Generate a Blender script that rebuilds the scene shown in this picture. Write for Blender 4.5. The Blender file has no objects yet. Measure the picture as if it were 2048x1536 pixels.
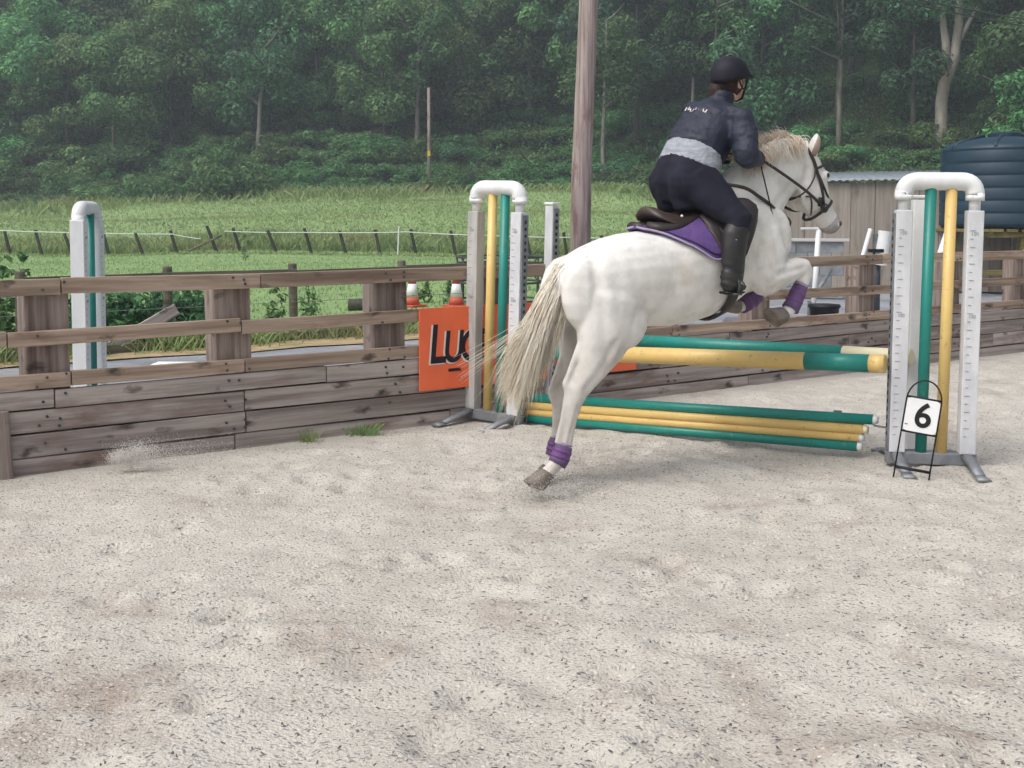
import bpy, bmesh, math, random
import numpy as np
from mathutils import Vector, Matrix
R = math.radians
rng = np.random.default_rng(7)
random.seed(7)
scene = bpy.context.scene
COL = scene.collection

# ------------------------------------------------------------------ camera
cam = bpy.data.objects.new('camera', bpy.data.cameras.new('camera'))
COL.objects.link(cam)
cam.location = (0, 0, 1.52)
cam.rotation_euler = (R(90 - 3.5), 0, 0)
cam.data.sensor_width = 36.0
cam.data.lens = 36.0 * 2350 / 2048
cam.data.shift_y = -0.0914
cam.data.clip_end = 1000
scene.camera = cam

# ------------------------------------------------------------------ sky, sun, exposure
SUN_EL, SUN_AZ = R(58), R(-35)
world = bpy.data.worlds.new('World')
scene.world = world
world.use_nodes = True
wn = world.node_tree.nodes
wl = world.node_tree.links
sky = wn.new('ShaderNodeTexSky')
sky.sky_type = 'NISHITA'
sky.sun_disc = False
sky.sun_elevation = SUN_EL
sky.sun_rotation = SUN_AZ
sky.air_density = 1.0
sky.dust_density = 6.0
sky.ozone_density = 1.0
hs = wn.new('ShaderNodeHueSaturation')
hs.inputs['Saturation'].default_value = 0.42
wl.new(sky.outputs[0], hs.inputs['Color'])
wl.new(hs.outputs[0], wn['Background'].inputs['Color'])
wn['Background'].inputs['Strength'].default_value = 0.14
sun = bpy.data.objects.new('sun', bpy.data.lights.new('sun', 'SUN'))
COL.objects.link(sun)
sun.data.energy = 1.1
sun.data.angle = R(36)
sun.data.color = (1.0, 0.97, 0.93)
sdir = Vector((math.sin(SUN_AZ) * math.cos(SUN_EL), math.cos(SUN_AZ) * math.cos(SUN_EL), math.sin(SUN_EL)))
sdir = Vector((-0.45, -0.35, 0.82)).normalized()
sun.rotation_euler = sdir.to_track_quat('Z', 'Y').to_euler()
sky.sun_rotation = math.atan2(sdir.x, sdir.y)
sky.sun_elevation = math.asin(sdir.z)
scene.view_settings.view_transform = 'Standard'
scene.view_settings.look = 'None'
scene.view_settings.exposure = 0.30
scene.view_settings.gamma = 1.0
scene.view_settings.use_curve_mapping = False
scene.render.engine = 'CYCLES'
scene.cycles.max_bounces = 6
scene.cycles.transparent_max_bounces = 8

# ------------------------------------------------------------------ materials
def mat(name, c1, c2=None, rough=0.7, scale=(6, 6, 6), detail=6, lo=0.35, hi=0.65, bump=0.0, bscale=60.0, bdist=0.01, spec=0.3,
        rand=0.0, c3=None, s3=(1, 1, 1), lo3=0.55, hi3=0.7, metal=0.0, island=0.0, trans=0.0, coord='Object', coat=0.0):
    m = bpy.data.materials.new(name)
    m.use_nodes = True
    nt = m.node_tree
    N, L = nt.nodes, nt.links
    b = N['Principled BSDF']
    b.inputs['Roughness'].default_value = rough
    b.inputs['Specular IOR Level'].default_value = spec
    b.inputs['Metallic'].default_value = metal
    if coat:
        b.inputs['Coat Weight'].default_value = coat
    tc = N.new('ShaderNodeTexCoord')
    oi = N.new('ShaderNodeObjectInfo')
    add = N.new('ShaderNodeVectorMath'); add.operation = 'MULTIPLY_ADD'
    comb = N.new('ShaderNodeCombineXYZ')
    for k in range(3):
        L.new(oi.outputs['Random'], comb.inputs[k])
    L.new(comb.outputs[0], add.inputs[0])
    add.inputs[1].default_value = (37, 53, 71)
    L.new(tc.outputs[coord], add.inputs[2])
    col = None
    def noise(sc, det):
        mp = N.new('ShaderNodeMapping'); mp.inputs['Scale'].default_value = sc
        L.new(add.outputs[0], mp.inputs['Vector'])
        n = N.new('ShaderNodeTexNoise'); n.inputs['Scale'].default_value = 1.0
        n.inputs['Detail'].default_value = det
        n.inputs['Roughness'].default_value = 0.62
        L.new(mp.outputs[0], n.inputs['Vector'])
        return n
    def step(src, a, bb):
        mr = N.new('ShaderNodeMapRange'); mr.inputs['From Min'].default_value = a; mr.inputs['From Max'].default_value = bb
        mr.interpolation_type = 'SMOOTHSTEP'
        L.new(src, mr.inputs['Value'])
        return mr.outputs[0]
    def mix(f, a, bcol, mode='MIX'):
        mx = N.new('ShaderNodeMix'); mx.data_type = 'RGBA'; mx.blend_type = mode
        if isinstance(f, float): mx.inputs[0].default_value = f
        else: L.new(f, mx.inputs[0])
        for i, c in ((6, a), (7, bcol)):
            if isinstance(c, tuple): mx.inputs[i].default_value = (*c, 1)
            else: L.new(c, mx.inputs[i])
        return mx.outputs[2]
    if c2 is not None:
        n = noise(scale, detail)
        col = mix(step(n.outputs[0], lo, hi), c1, c2)
    if c3 is not None:
        n3 = noise(s3, 4)
        col = mix(step(n3.outputs[0], lo3, hi3), col if col is not None else c1, c3)
    if rand or island:
        h = N.new('ShaderNodeHueSaturation')
        mr = N.new('ShaderNodeMapRange')
        if island:
            g = N.new('ShaderNodeNewGeometry')
            L.new(g.outputs['Random Per Island'], mr.inputs['Value'])
            a = island
        else:
            L.new(oi.outputs['Random'], mr.inputs['Value']); a = rand
        mr.inputs['To Min'].default_value = 1 - a; mr.inputs['To Max'].default_value = 1 + a
        L.new(mr.outputs[0], h.inputs['Value'])
        if island and rand:
            mr2 = N.new('ShaderNodeMapRange'); L.new(oi.outputs['Random'], mr2.inputs['Value'])
            mr2.inputs['To Min'].default_value = 0.5 - rand * 0.09; mr2.inputs['To Max'].default_value = 0.5 + rand * 0.09
            L.new(mr2.outputs[0], h.inputs['Hue'])
            mr3 = N.new('ShaderNodeMapRange'); L.new(oi.outputs['Random'], mr3.inputs['Value'])
            mr3.inputs['To Min'].default_value = 1 - rand * .5; mr3.inputs['To Max'].default_value = 1 + rand
            mm = N.new('ShaderNodeMath'); mm.operation = 'MULTIPLY'
            L.new(mr.outputs[0], mm.inputs[0]); L.new(mr3.outputs[0], mm.inputs[1]); L.new(mm.outputs[0], h.inputs['Value'])
        if col is None: h.inputs['Color'].default_value = (*c1, 1)
        else: L.new(col, h.inputs['Color'])
        col = h.outputs[0]
    if col is None: b.inputs['Base Color'].default_value = (*c1, 1)
    else: L.new(col, b.inputs['Base Color'])
    if bump:
        nb = N.new('ShaderNodeTexNoise'); nb.inputs['Scale'].default_value = bscale; nb.inputs['Detail'].default_value = 4
        L.new(add.outputs[0], nb.inputs['Vector'])
        bp = N.new('ShaderNodeBump'); bp.inputs['Strength'].default_value = bump; bp.inputs['Distance'].default_value = bdist
        L.new(nb.outputs[0], bp.inputs['Height'])
        L.new(bp.outputs[0], b.inputs['Normal'])
    if trans:
        t = N.new('ShaderNodeBsdfTranslucent')
        if col is None: t.inputs[0].default_value = (*c1, 1)
        else: L.new(col, t.inputs[0])
        ms = N.new('ShaderNodeMixShader'); ms.inputs[0].default_value = trans
        L.new(b.outputs[0], ms.inputs[1]); L.new(t.outputs[0], ms.inputs[2])
        L.new(ms.outputs[0], N['Material Output'].inputs['Surface'])
    return m

def wood(name, dark, light, stain, knots=True, vert=False):
    m = mat(name, dark, light, rough=0.85, scale=(22, 22, .9) if vert else (0.9, 22, 22), detail=8, lo=0.3, hi=0.7, c3=stain, s3=(5, 5, 1.3) if vert else (1.3, 4, 5), lo3=0.52, hi3=0.72,
            bump=0.35, bscale=45, bdist=0.004, spec=0.15, rand=0.16)
    nt = m.node_tree; N, L = nt.nodes, nt.links
    b = N['Principled BSDF']
    src = b.inputs['Base Color'].links[0].from_socket
    add = [n for n in N if n.type == 'VECT_MATH'][0]
    if knots:
        mp = N.new('ShaderNodeMapping'); mp.inputs['Scale'].default_value = (3.0, 6.5, 6.5)
        L.new(add.outputs[0], mp.inputs['Vector'])
        v = N.new('ShaderNodeTexVoronoi'); v.inputs['Scale'].default_value = 1.0; v.inputs['Randomness'].default_value = 1.0
        wn_ = N.new('ShaderNodeTexNoise'); wn_.inputs['Scale'].default_value = 3.5; wn_.inputs['Detail'].default_value = 5
        L.new(mp.outputs[0], wn_.inputs['Vector'])
        wv = N.new('ShaderNodeVectorMath'); wv.operation = 'MULTIPLY_ADD'; wv.inputs[1].default_value = (.55, .55, .55)
        L.new(wn_.outputs['Color'], wv.inputs[0]); L.new(mp.outputs[0], wv.inputs[2])
        L.new(wv.outputs[0], v.inputs['Vector'])
        mr = N.new('ShaderNodeMapRange'); mr.inputs['From Min'].default_value = 0.09; mr.inputs['From Max'].default_value = 0.25
        mr.inputs['To Min'].default_value = 0.8; mr.inputs['To Max'].default_value = 0.0
        L.new(v.outputs['Distance'], mr.inputs['Value'])
        mx = N.new('ShaderNodeMix'); mx.data_type = 'RGBA'
        L.new(mr.outputs[0], mx.inputs[0]); L.new(src, mx.inputs[6]); mx.inputs[7].default_value = (0.04, 0.028, 0.024, 1)
        L.new(mx.outputs[2], b.inputs['Base Color'])
    return m

M = {}
M['kick'] = wood('kick_plank_wood', (0.205, 0.172, 0.158), (0.45, 0.395, 0.37), (0.21, 0.148, 0.128))
M['rail'] = wood('rail_wood', (0.22, 0.16, 0.12), (0.46, 0.36, 0.285), (0.19, 0.12, 0.095))
M['post'] = wood('sleeper_post_wood', (0.14, 0.10, 0.085), (0.34, 0.285, 0.255), (0.12, 0.07, 0.057), True, True)
M['stock'] = wood('stock_fence_wood', (0.11, 0.11, 0.075), (0.21, 0.19, 0.15), (0.07, 0.085, 0.05), False)
M['clad'] = wood('cladding_wood', (0.215, 0.19, 0.165), (0.29, 0.26, 0.23), (0.17, 0.15, 0.132), False, True)
M['pole_wood'] = wood('telegraph_pole_wood', (0.19, 0.145, 0.14), (0.40, 0.33, 0.32), (0.17, 0.10, 0.10), False, True)
M['darkwood'] = wood('old_stake_wood', (0.03, 0.035, 0.025), (0.07, 0.07, 0.05), (0.04, 0.045, 0.03), False, True)
M['tankwood'] = wood('tank_stand_wood', (0.15, 0.13, 0.05), (0.26, 0.21, 0.10), (0.10, 0.10, 0.05), False)
M['white'] = mat('white_plastic', (0.80, 0.81, 0.82), (0.70, 0.71, 0.72), rough=0.35, scale=(5, 5, 2), spec=0.5)
M['whitepost'] = mat('white_upright', (0.69, 0.70, 0.73), (0.56, 0.57, 0.60), rough=0.5, scale=(8, 8, 3), spec=0.4, c3=(0.47, 0.44, 0.40), s3=(16, 16, 3), lo3=.58, hi3=.85)
M['dirtywhite'] = mat('dirty_white_upright', (0.50, 0.49, 0.47), (0.37, 0.36, 0.34), rough=0.6, scale=(10, 10, 2.5), spec=0.3)
M['green'] = mat('green_plastic', (0.010, 0.235, 0.195), (0.014, 0.20, 0.17), rough=0.4, scale=(4, 4, 4), spec=0.5, c3=(0.10, 0.27, 0.21), s3=(24, 24, 24), lo3=0.61, hi3=0.74)
M['yellow'] = mat('yellow_plastic', (0.75, 0.54, 0.20), (0.70, 0.48, 0.17), rough=0.4, scale=(4, 4, 4), spec=0.5, c3=(0.42, 0.31, 0.16), s3=(28, 28, 28), lo3=0.60, hi3=0.74)
M['cream'] = mat('cream_plastic', (0.75, 0.70, 0.48), rough=0.4, spec=0.5)
M['galv'] = mat('galvanised_steel', (0.20, 0.215, 0.235), (0.28, 0.29, 0.31), rough=0.5, scale=(9, 9, 9), metal=0.35, spec=0.5)
M['darksteel'] = mat('dark_steel', (0.05, 0.06, 0.065), (0.09, 0.10, 0.105), rough=0.55, scale=(9, 9, 9), metal=0.3)
M['black'] = mat('black_plastic', (0.012, 0.012, 0.014), rough=0.5)
M['mark'] = mat('mark_ink', (0.30, 0.30, 0.31), rough=0.8)
M['hole'] = mat('track_hole', (0.03, 0.03, 0.035), rough=0.9)
M['orange'] = mat('orange_board', (0.90, 0.175, 0.065), (0.84, 0.15, 0.065), rough=0.45, scale=(3, 3, 3), spec=0.4)
M['ink'] = mat('dark_letter', (0.02, 0.012, 0.02), rough=0.6)
M['inkwhite'] = mat('white_letter', (0.75, 0.70, 0.66), rough=0.6)
M['conered'] = mat('cone_red', (0.50, 0.10, 0.06), rough=0.6)
M['hedgeleaf'] = None
M['coat'] = None

# ------------------------------------------------------------------ mesh collector
class MB:
    def __init__(s): s.v = []; s.f = []; s.mi = []
    def add(s, vs, fs, mi=0):
        o = len(s.v)
        s.v.extend([tuple(map(float, p)) for p in vs])
        s.f.extend([tuple(i + o for i in f) for f in fs]); s.mi.extend([mi] * len(fs))
        return s
    def box(s, c, d, rot=None, mi=0):
        vs = []
        for x in (-.5, .5):
            for y in (-.5, .5):
                for z in (-.5, .5):
                    p = Vector((x * d[0], y * d[1], z * d[2]))
                    if rot is not None: p = rot @ p
                    vs.append(p + Vector(c))
        return s.add(vs, [(0, 1, 3, 2), (4, 6, 7, 5), (0, 4, 5, 1), (2, 3, 7, 6), (0, 2, 6, 4), (1, 5, 7, 3)], mi)
    def tube(s, pts, r, n=8, cap=True, mi=0, flat=1.0, up=None):
        pts = [Vector(p) for p in pts]; k = len(pts)
        rs = r if hasattr(r, '__len__') else [r] * k
        vs, fs = [], []
        ref = None
        for i, p in enumerate(pts):
            t = (pts[min(i + 1, k - 1)] - pts[max(i - 1, 0)])
            t = t.normalized() if t.length > 1e-9 else Vector((0, 0, 1))
            if up is not None: a = Vector(up[i] if isinstance(up, list) else up)
            elif ref is None:
                a = Vector((0, 0, 1)) if abs(t.z) < .9 else Vector((1, 0, 0))
            else: a = ref
            x = (a - t * a.dot(t)).normalized(); ref = x
            y = t.cross(x)
            for j in range(n):
                q = 2 * math.pi * j / n
                vs.append(p + x * (math.cos(q) * rs[i] * flat) + y * (math.sin(q) * rs[i]))
        for i in range(k - 1):
            for j in range(n):
                fs.append((i * n + j, i * n + (j + 1) % n, (i + 1) * n + (j + 1) % n, (i + 1) * n + j))
        if cap:
            fs.append(tuple(range(n))[::-1]); fs.append(tuple(range((k - 1) * n, k * n)))
        return s.add(vs, fs, mi)
    def lathe(s, prof, c=(0, 0, 0), n=24, mi=0):
        vs, fs = [], []
        for r, z in prof:
            for j in range(n):
                q = 2 * math.pi * j / n
                vs.append((c[0] + r * math.cos(q), c[1] + r * math.sin(q), c[2] + z))
        for i in range(len(prof) - 1):
            for j in range(n):
                fs.append((i * n + j, i * n + (j + 1) % n, (i + 1) * n + (j + 1) % n, (i + 1) * n + j))
        fs.append(tuple(range(n))[::-1]); fs.append(tuple(range((len(prof) - 1) * n, len(prof) * n)))
        return s.add(vs, fs, mi)
    def loft(s, st, lat=(0, 1, 0), n=20, ex=2.0, mi=0):
        """st: (centre, half thickness, half width[, lateral]); closed tube with elliptical rings"""
        k = len(st); vs, fs = [], []
        C = [Vector(a[0]) for a in st]
        for i, a in enumerate(st):
            t = (C[min(i + 1, k - 1)] - C[max(i - 1, 0)]).normalized()
            l = Vector(a[3] if len(a) > 3 else lat)
            l = (l - t * l.dot(t)).normalized(); nn = t.cross(l)
            for j in range(n):
                q = 2 * math.pi * j / n
                cx, sx = math.cos(q), math.sin(q)
                cx = math.copysign(abs(cx) ** (2 / ex), cx); sx = math.copysign(abs(sx) ** (2 / ex), sx)
                vs.append(C[i] + l * (a[2] * cx) + nn * (a[1] * sx))
        for i in range(k - 1):
            for j in range(n):
                fs.append((i * n + j, i * n + (j + 1) % n, (i + 1) * n + (j + 1) % n, (i + 1) * n + j))
        fs.append(tuple(range(n))[::-1]); fs.append(tuple(range((k - 1) * n, k * n)))
        return s.add(vs, fs, mi)
    def ball(s, c, r, n=14, mi=0, rot=None):
        rr = Vector(r if hasattr(r, '__len__') else (r, r, r)); vs, fs = [], []
        m = n // 2
        for i in range(m + 1):
            a = math.pi * (i + 0.02) / (m + 0.04)
            for j in range(n):
                q = 2 * math.pi * j / n
                p = Vector((rr.x * math.sin(a) * math.cos(q), rr.y * math.sin(a) * math.sin(q), rr.z * math.cos(a)))
                if rot is not None: p = rot @ p
                vs.append(p + Vector(c))
        for i in range(m):
            for j in range(n):
                fs.append((i * n + j, (i + 1) * n + j, (i + 1) * n + (j + 1) % n, i * n + (j + 1) % n))
        fs.append(tuple(range(n))); fs.append(tuple(range(m * n, (m + 1) * n))[::-1])
        return s.add(vs, fs, mi)
    def mesh(s, name, mats=(), smooth=False, off=(0, 0, 0), recalc=True):
        me = bpy.data.meshes.new(name)
        o = Vector(off)
        me.from_pydata([Vector(p) - o for p in s.v], [], s.f)
        for m in mats: me.materials.append(m)
        if len(mats) > 1: me.polygons.foreach_set('material_index', s.mi)
        if recalc:
            bm = bmesh.new(); bm.from_mesh(me)
            bmesh.ops.recalc_face_normals(bm, faces=bm.faces[:]); bm.to_mesh(me); bm.free()
        if smooth: me.polygons.foreach_set('use_smooth', [True] * len(me.polygons))
        me.update()
        return me
    def obj(s, name, mats, parent=None, smooth=False, bevel=0.0, world=True, recalc=True):
        """world=True: vertices are in world coordinates (the parent's place is taken off); False: they are local to the parent"""
        if not isinstance(mats, (list, tuple)): mats = (mats,)
        off = wloc(parent) if (world and parent is not None) else Vector((0, 0, 0))
        return link(name, s.mesh(name, mats, smooth, off, recalc), parent, bevel)

def wloc(o):
    p = Vector((0, 0, 0))
    while o is not None: p += o.location; o = o.parent
    return p
def link(name, me, parent=None, bevel=0.0):
    o = bpy.data.objects.new(name, me); COL.objects.link(o)
    if parent is not None: o.parent = parent
    if bevel:
        b = o.modifiers.new('bevel', 'BEVEL'); b.width = bevel; b.segments = 2; b.limit_method = 'ANGLE'
    return o
def tag(o, label=None, cat=None, group=None, kind=None):
    if label: o['label'] = label
    if cat: o['category'] = cat
    if group: o['group'] = group
    if kind: o['kind'] = kind
    return o
def thing(name, label, cat, loc=(0, 0, 0), rotz=0.0, group=None):
    o = bpy.data.objects.new(name, None); COL.objects.link(o)
    o.empty_display_size = 0.2
    o.location = loc; o.rotation_euler = (0, 0, rotz)
    return tag(o, label, cat, group)
def copy_tree(o, parent=None):
    c = o.copy(); COL.objects.link(c); c.parent = parent
    for ch in list(o.children): copy_tree(ch, c)
    return c
def fuse(name, mb, voxel, it=6, fac=0.5):
    """several closed tubes made into one continuous skin"""
    me = mb.mesh(name + '_raw')
    o = bpy.data.objects.new(name + '_raw', me); COL.objects.link(o)
    r = o.modifiers.new('r', 'REMESH'); r.mode = 'VOXEL'; r.voxel_size = voxel
    sm = o.modifiers.new('s', 'SMOOTH'); sm.factor = fac; sm.iterations = it
    dg = bpy.context.evaluated_depsgraph_get()
    out = bpy.data.meshes.new_from_object(o.evaluated_get(dg))
    bpy.data.objects.remove(o); bpy.data.meshes.remove(me)
    out.name = name
    out.polygons.foreach_set('use_smooth', [True] * len(out.polygons))
    return out
def fused_obj(name, mb, mats, parent, voxel, it=6, fac=0.5):
    me = fuse(name, mb, voxel, it, fac)
    me.transform(Matrix.Translation(-wloc(parent)))
    if not isinstance(mats, (list, tuple)): mats = (mats,)
    for m in mats: me.materials.append(m)
    return link(name, me, parent)
def interp(x, xs, ys): return float(np.interp(x, xs, ys))
def vnoise(x, y, seed):
    """smooth value noise on arrays"""
    g = np.random.default_rng(seed).random((257, 257))
    xi = np.floor(x).astype(int); yi = np.floor(y).astype(int)
    fx = x - xi; fy = y - yi; fx = fx * fx * (3 - 2 * fx); fy = fy * fy * (3 - 2 * fy)
    a = g[xi % 256, yi % 256]; b = g[(xi + 1) % 256, yi % 256]; c = g[xi % 256, (yi + 1) % 256]; d = g[(xi + 1) % 256, (yi + 1) % 256]
    return (a * (1 - fx) + b * fx) * (1 - fy) + (c * (1 - fx) + d * fx) * fy - 0.5
def grid_mesh(name, Pts, mats, smooth=True):
    nx, ny = Pts.shape[:2]
    me = bpy.data.meshes.new(name)
    idx = np.arange(nx * ny).reshape(nx, ny)
    f = np.stack([idx[:-1, :-1], idx[1:, :-1], idx[1:, 1:], idx[:-1, 1:]], -1).reshape(-1, 4)
    quads_into(me, Pts.reshape(-1, 3), f)
    for m in mats: me.materials.append(m)
    if smooth: me.polygons.foreach_set('use_smooth', [True] * len(me.polygons))
    return me
def quads_into(me, V, F):
    n = F.shape[1]
    me.vertices.add(len(V)); me.vertices.foreach_set('co', np.asarray(V, np.float32).ravel())
    me.loops.add(F.size); me.loops.foreach_set('vertex_index', F.astype(np.int32).ravel())
    me.polygons.add(len(F)); me.polygons.foreach_set('loop_start', np.arange(0, F.size, n, dtype=np.int32))
    me.polygons.foreach_set('loop_total', np.full(len(F), n, np.int32))
    me.update(calc_edges=True)

# ------------------------------------------------------------------ the lie of the land
FA = np.array([-2.977, 6.83]); FD = np.array([0.8034, 0.5954]); FN = np.array([0.5954, -0.8034])   # arena fence: a point, its run, its inner side
def fence_pt(a, b=0.0, z=0.0):
    p = FA + FD * a + FN * b
    return Vector((p[0], p[1], z))
FANG = math.atan2(FD[1], FD[0])
def foot(X): return 86.0 - np.clip(X - 4.0, 0, 34) * 0.8
def land(X, Y):
    X = np.asarray(X, float); Y = np.asarray(Y, float)
    k = np.interp(X, [-45, -5, 10, 40], [0.055, 0.105, 0.105, 0.075])
    z = np.clip(Y - 50, 0, None) * k
    z = np.where(Y > foot(X), (foot(X) - 50) * k + (Y - foot(X)) * 0.52, z)
    z = z + vnoise(X / 6 + 40, Y / 6 + 9, 3) * np.clip((Y - 40) / 30, 0, 1) * 0.9
    return z

# ------------------------------------------------------------------ ground
def ground_mat():
    m = mat('field_ground', (0.25, 0.36, 0.155), (0.20, 0.295, 0.13), rough=0.95, scale=(0.35, 0.35, 0.35), c3=(0.27, 0.30, 0.145), s3=(0.9, 0.9, 0.9),
            lo3=0.5, hi3=0.75, bump=0.6, bscale=9, bdist=0.06, spec=0.1)
    return m
gx = np.concatenate([np.linspace(-140, -60, 20), np.linspace(-58, 58, 117), np.linspace(60, 140, 20)])
gy = np.concatenate([np.linspace(-30, 8, 12), np.linspace(9, 48, 40), np.linspace(49, 160, 112), np.linspace(165, 420, 30)])
GX, GY = np.meshgrid(gx, gy, indexing='ij')
GZ = land(GX, GY) - 0.06
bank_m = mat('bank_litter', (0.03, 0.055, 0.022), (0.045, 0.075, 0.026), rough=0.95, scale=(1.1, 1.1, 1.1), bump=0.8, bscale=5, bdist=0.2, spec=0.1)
terr = link('terrain', grid_mesh('terrain', np.stack([GX, GY, GZ], -1), [ground_mat(), bank_m]))
fcx = (GX[:-1, :-1] + GX[1:, 1:]) / 2; fcy = (GY[:-1, :-1] + GY[1:, 1:]) / 2
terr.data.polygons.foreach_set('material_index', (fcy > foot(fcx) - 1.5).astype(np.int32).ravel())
tag(terr, kind='structure')

# sand sheet, up to the fence line, dented by hooves
na, nb = 560, 300
A = np.linspace(-7, 19, na); B = np.concatenate([np.linspace(-0.03, 6.2, 230), np.linspace(6.25, 14, nb - 230)])
AA, BB = np.meshgrid(A, B, indexing='ij')
SX = FA[0] + FD[0] * AA + FN[0] * BB; SY = FA[1] + FD[1] * AA + FN[1] * BB
SZ = vnoise(SX * 1.1, SY * 1.1, 11) * 0.035 + vnoise(SX * 3.1, SY * 3.1, 12) * 0.03 + vnoise(SX * 7.5, SY * 7.5, 13) * 0.022 + vnoise(SX * 15, SY * 15, 14) * 0.014
for k in range(620):
    hx = rng.uniform(-4, 8); hy = rng.uniform(2.2, 12)
    r = rng.uniform(.04, .085); d2 = ((SX - hx) / r) ** 2 + ((SY - hy) / (r * rng.uniform(.8, 1.3))) ** 2
    SZ += -rng.uniform(.016, .042) * np.exp(-d2 ** 1.6) + rng.uniform(.006, .016) * np.exp(-(np.sqrt(d2) - 1.7) ** 2 * 2.5)
SZ *= np.clip(BB / 0.5, 0.15, 1)
SZ -= SZ.mean()
def sand_mat():
    m = mat('arena_sand', (0.56, 0.53, 0.48), (0.46, 0.43, 0.385), rough=0.95, scale=(2.2, 2.2, 2.2), detail=9, lo=0.3, hi=0.75,
            c3=(0.34, 0.285, 0.24), s3=(2.1, 2.1, 2.1), lo3=0.5, hi3=0.82, bump=0.7, bscale=80, bdist=0.02, spec=0.1)
    nt = m.node_tree; N, L = nt.nodes, nt.links
    b = N['Principled BSDF']; src = b.inputs['Base Color'].links[0].from_socket
    tc = [n for n in N if n.type == 'TEX_COORD'][0]
    for sc, thr, cc in (((24, 46, 30), 0.16, (0.25, 0.24, 0.24, 1)), ((40, 80, 40), 0.17, (0.30, 0.27, 0.25, 1)), ((30, 55, 30), 0.12, (0.70, 0.67, 0.62, 1))):
        mp = N.new('ShaderNodeMapping'); mp.inputs['Scale'].default_value = sc; mp.inputs['Location'].default_value = (sc[0], sc[1], 0)
        L.new(tc.outputs['Object'], mp.inputs['Vector'])
        v = N.new('ShaderNodeTexVoronoi'); v.inputs['Scale'].default_value = 1.0
        L.new(mp.outputs[0], v.inputs['Vector'])
        mr = N.new('ShaderNodeMapRange'); mr.inputs['From Min'].default_value = thr; mr.inputs['From Max'].default_value = thr + .1
        mr.inputs['To Min'].default_value = 0.75; mr.inputs['To Max'].default_value = 0
        L.new(v.outputs['Distance'], mr.inputs['Value'])
        mx = N.new('ShaderNodeMix'); mx.data_type = 'RGBA'
        L.new(mr.outputs[0], mx.inputs[0]); L.new(src, mx.inputs[6]); mx.inputs[7].default_value = cc
        src = mx.outputs[2]
    L.new(src, b.inputs['Base Color'])
    return m
sand = link('arena_sand', grid_mesh('arena_sand', np.stack([SX, SY, SZ], -1), [sand_mat()]))
tag(sand, kind='structure')
def sand_z(x, y):
    a = (x - FA[0]) * FD[0] + (y - FA[1]) * FD[1]; b = (x - FA[0]) * FN[0] + (y - FA[1]) * FN[1]
    fa = np.clip(np.interp(a, A, np.arange(na)), 0, na - 1.001); fb = np.clip(np.interp(b, B, np.arange(nb)), 0, nb - 1.001)
    i, j = fa.astype(int), fb.astype(int); u, v = fa - i, fb - j
    return (SZ[i, j] * (1 - u) + SZ[i + 1, j] * u) * (1 - v) + (SZ[i, j + 1] * (1 - u) + SZ[i + 1, j + 1] * u) * v

# dark and pale shreds mixed into the sand
def shreds(name, n, cols, seed, smin, smax):
    r = np.random.default_rng(seed)
    Y = 2.6 + 6.6 * r.random(n) ** 1.25
    X = (r.random(n) - 0.5) * (Y * 0.98)
    ok = ((X - FA[0]) * FN[0] + (Y - FA[1]) * FN[1]) > 0.08
    X, Y = X[ok], Y[ok]; n = len(X)
    Z = sand_z(X, Y)
    l = r.uniform(smin, smax, n); w = l * r.uniform(.2, .5, n); a = r.uniform(0, np.pi, n); t = r.uniform(.0005, .0035, n)
    dx, dy = np.cos(a), np.sin(a)
    P = np.zeros((n, 5, 3))
    for i, (sx, sy) in enumerate(((-1, -1), (1, -.6), (.8, 1), (-1.1, .7))):
        P[:, i, 0] = X + dx * l * sx * .5 - dy * w * sy * .5
        P[:, i, 1] = Y + dy * l * sx * .5 + dx * w * sy * .5
        P[:, i, 2] = Z - .0005
    P[:, 4] = np.stack([X, Y, Z + t], -1)
    base = (np.arange(n) * 5)[:, None]
    F = np.concatenate([base + np.array([[i, (i + 1) % 4, 4]]) for i in range(4)])
    me = bpy.data.meshes.new(name); quads_into(me, P.reshape(-1, 3), F)
    me.materials.append(cols)
    o = link(name, me); tag(o, kind='stuff'); return o
M['shred'] = mat('shred_dark', (0.18, 0.172, 0.17), rough=0.9, island=0.6)
M['shredp'] = mat('shred_pale', (0.56, 0.52, 0.47), rough=0.9, island=0.25)
tag(shreds('rubber_shreds', 23000, M['shred'], 21, .007, .025), 'dark rubber and fibre shreds scattered through the pale arena sand', 'shreds')
M['clod'] = mat('sand_clod', (.52, .485, .44), (.42, .385, .345), rough=1.0, scale=(30, 30, 30), island=.18, spec=.1)
def clods(n, seed):
    r = np.random.default_rng(seed); V, F = [], []
    cen = [(r.uniform(-2.6, 3.2), r.uniform(2.9, 8.2)) for _ in range(130)]
    for k in range(n):
        c = cen[r.integers(len(cen))]; x, y = c[0] + r.normal() * .12, c[1] + r.normal() * .10
        if (x - FA[0]) * FN[0] + (y - FA[1]) * FN[1] < .1: continue
        s = r.uniform(.004, .013); z = float(sand_z(np.array([x]), np.array([y]))[0]) + s * .2
        o = len(V); a0 = r.uniform(0, 6.28)
        for j in range(5): V.append((x + math.cos(a0 + j * 1.2566) * s * r.uniform(.7, 1.2), y + math.sin(a0 + j * 1.2566) * s * r.uniform(.7, 1.2), z - s * .5))
        V.append((x + r.normal() * s * .2, y, z + s * r.uniform(.4, .9)))
        for j in range(5): F.append((o + j, o + (j + 1) % 5, o + 5))
    me = bpy.data.meshes.new('sand_clods'); quads_into(me, np.array(V), np.array(F)); me.materials.append(M['clod'])
    return tag(link('sand_clods', me), 'small clods of damp sand thrown up round the hoof marks', 'sand', kind='stuff')
clods(5200, 23)
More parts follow.
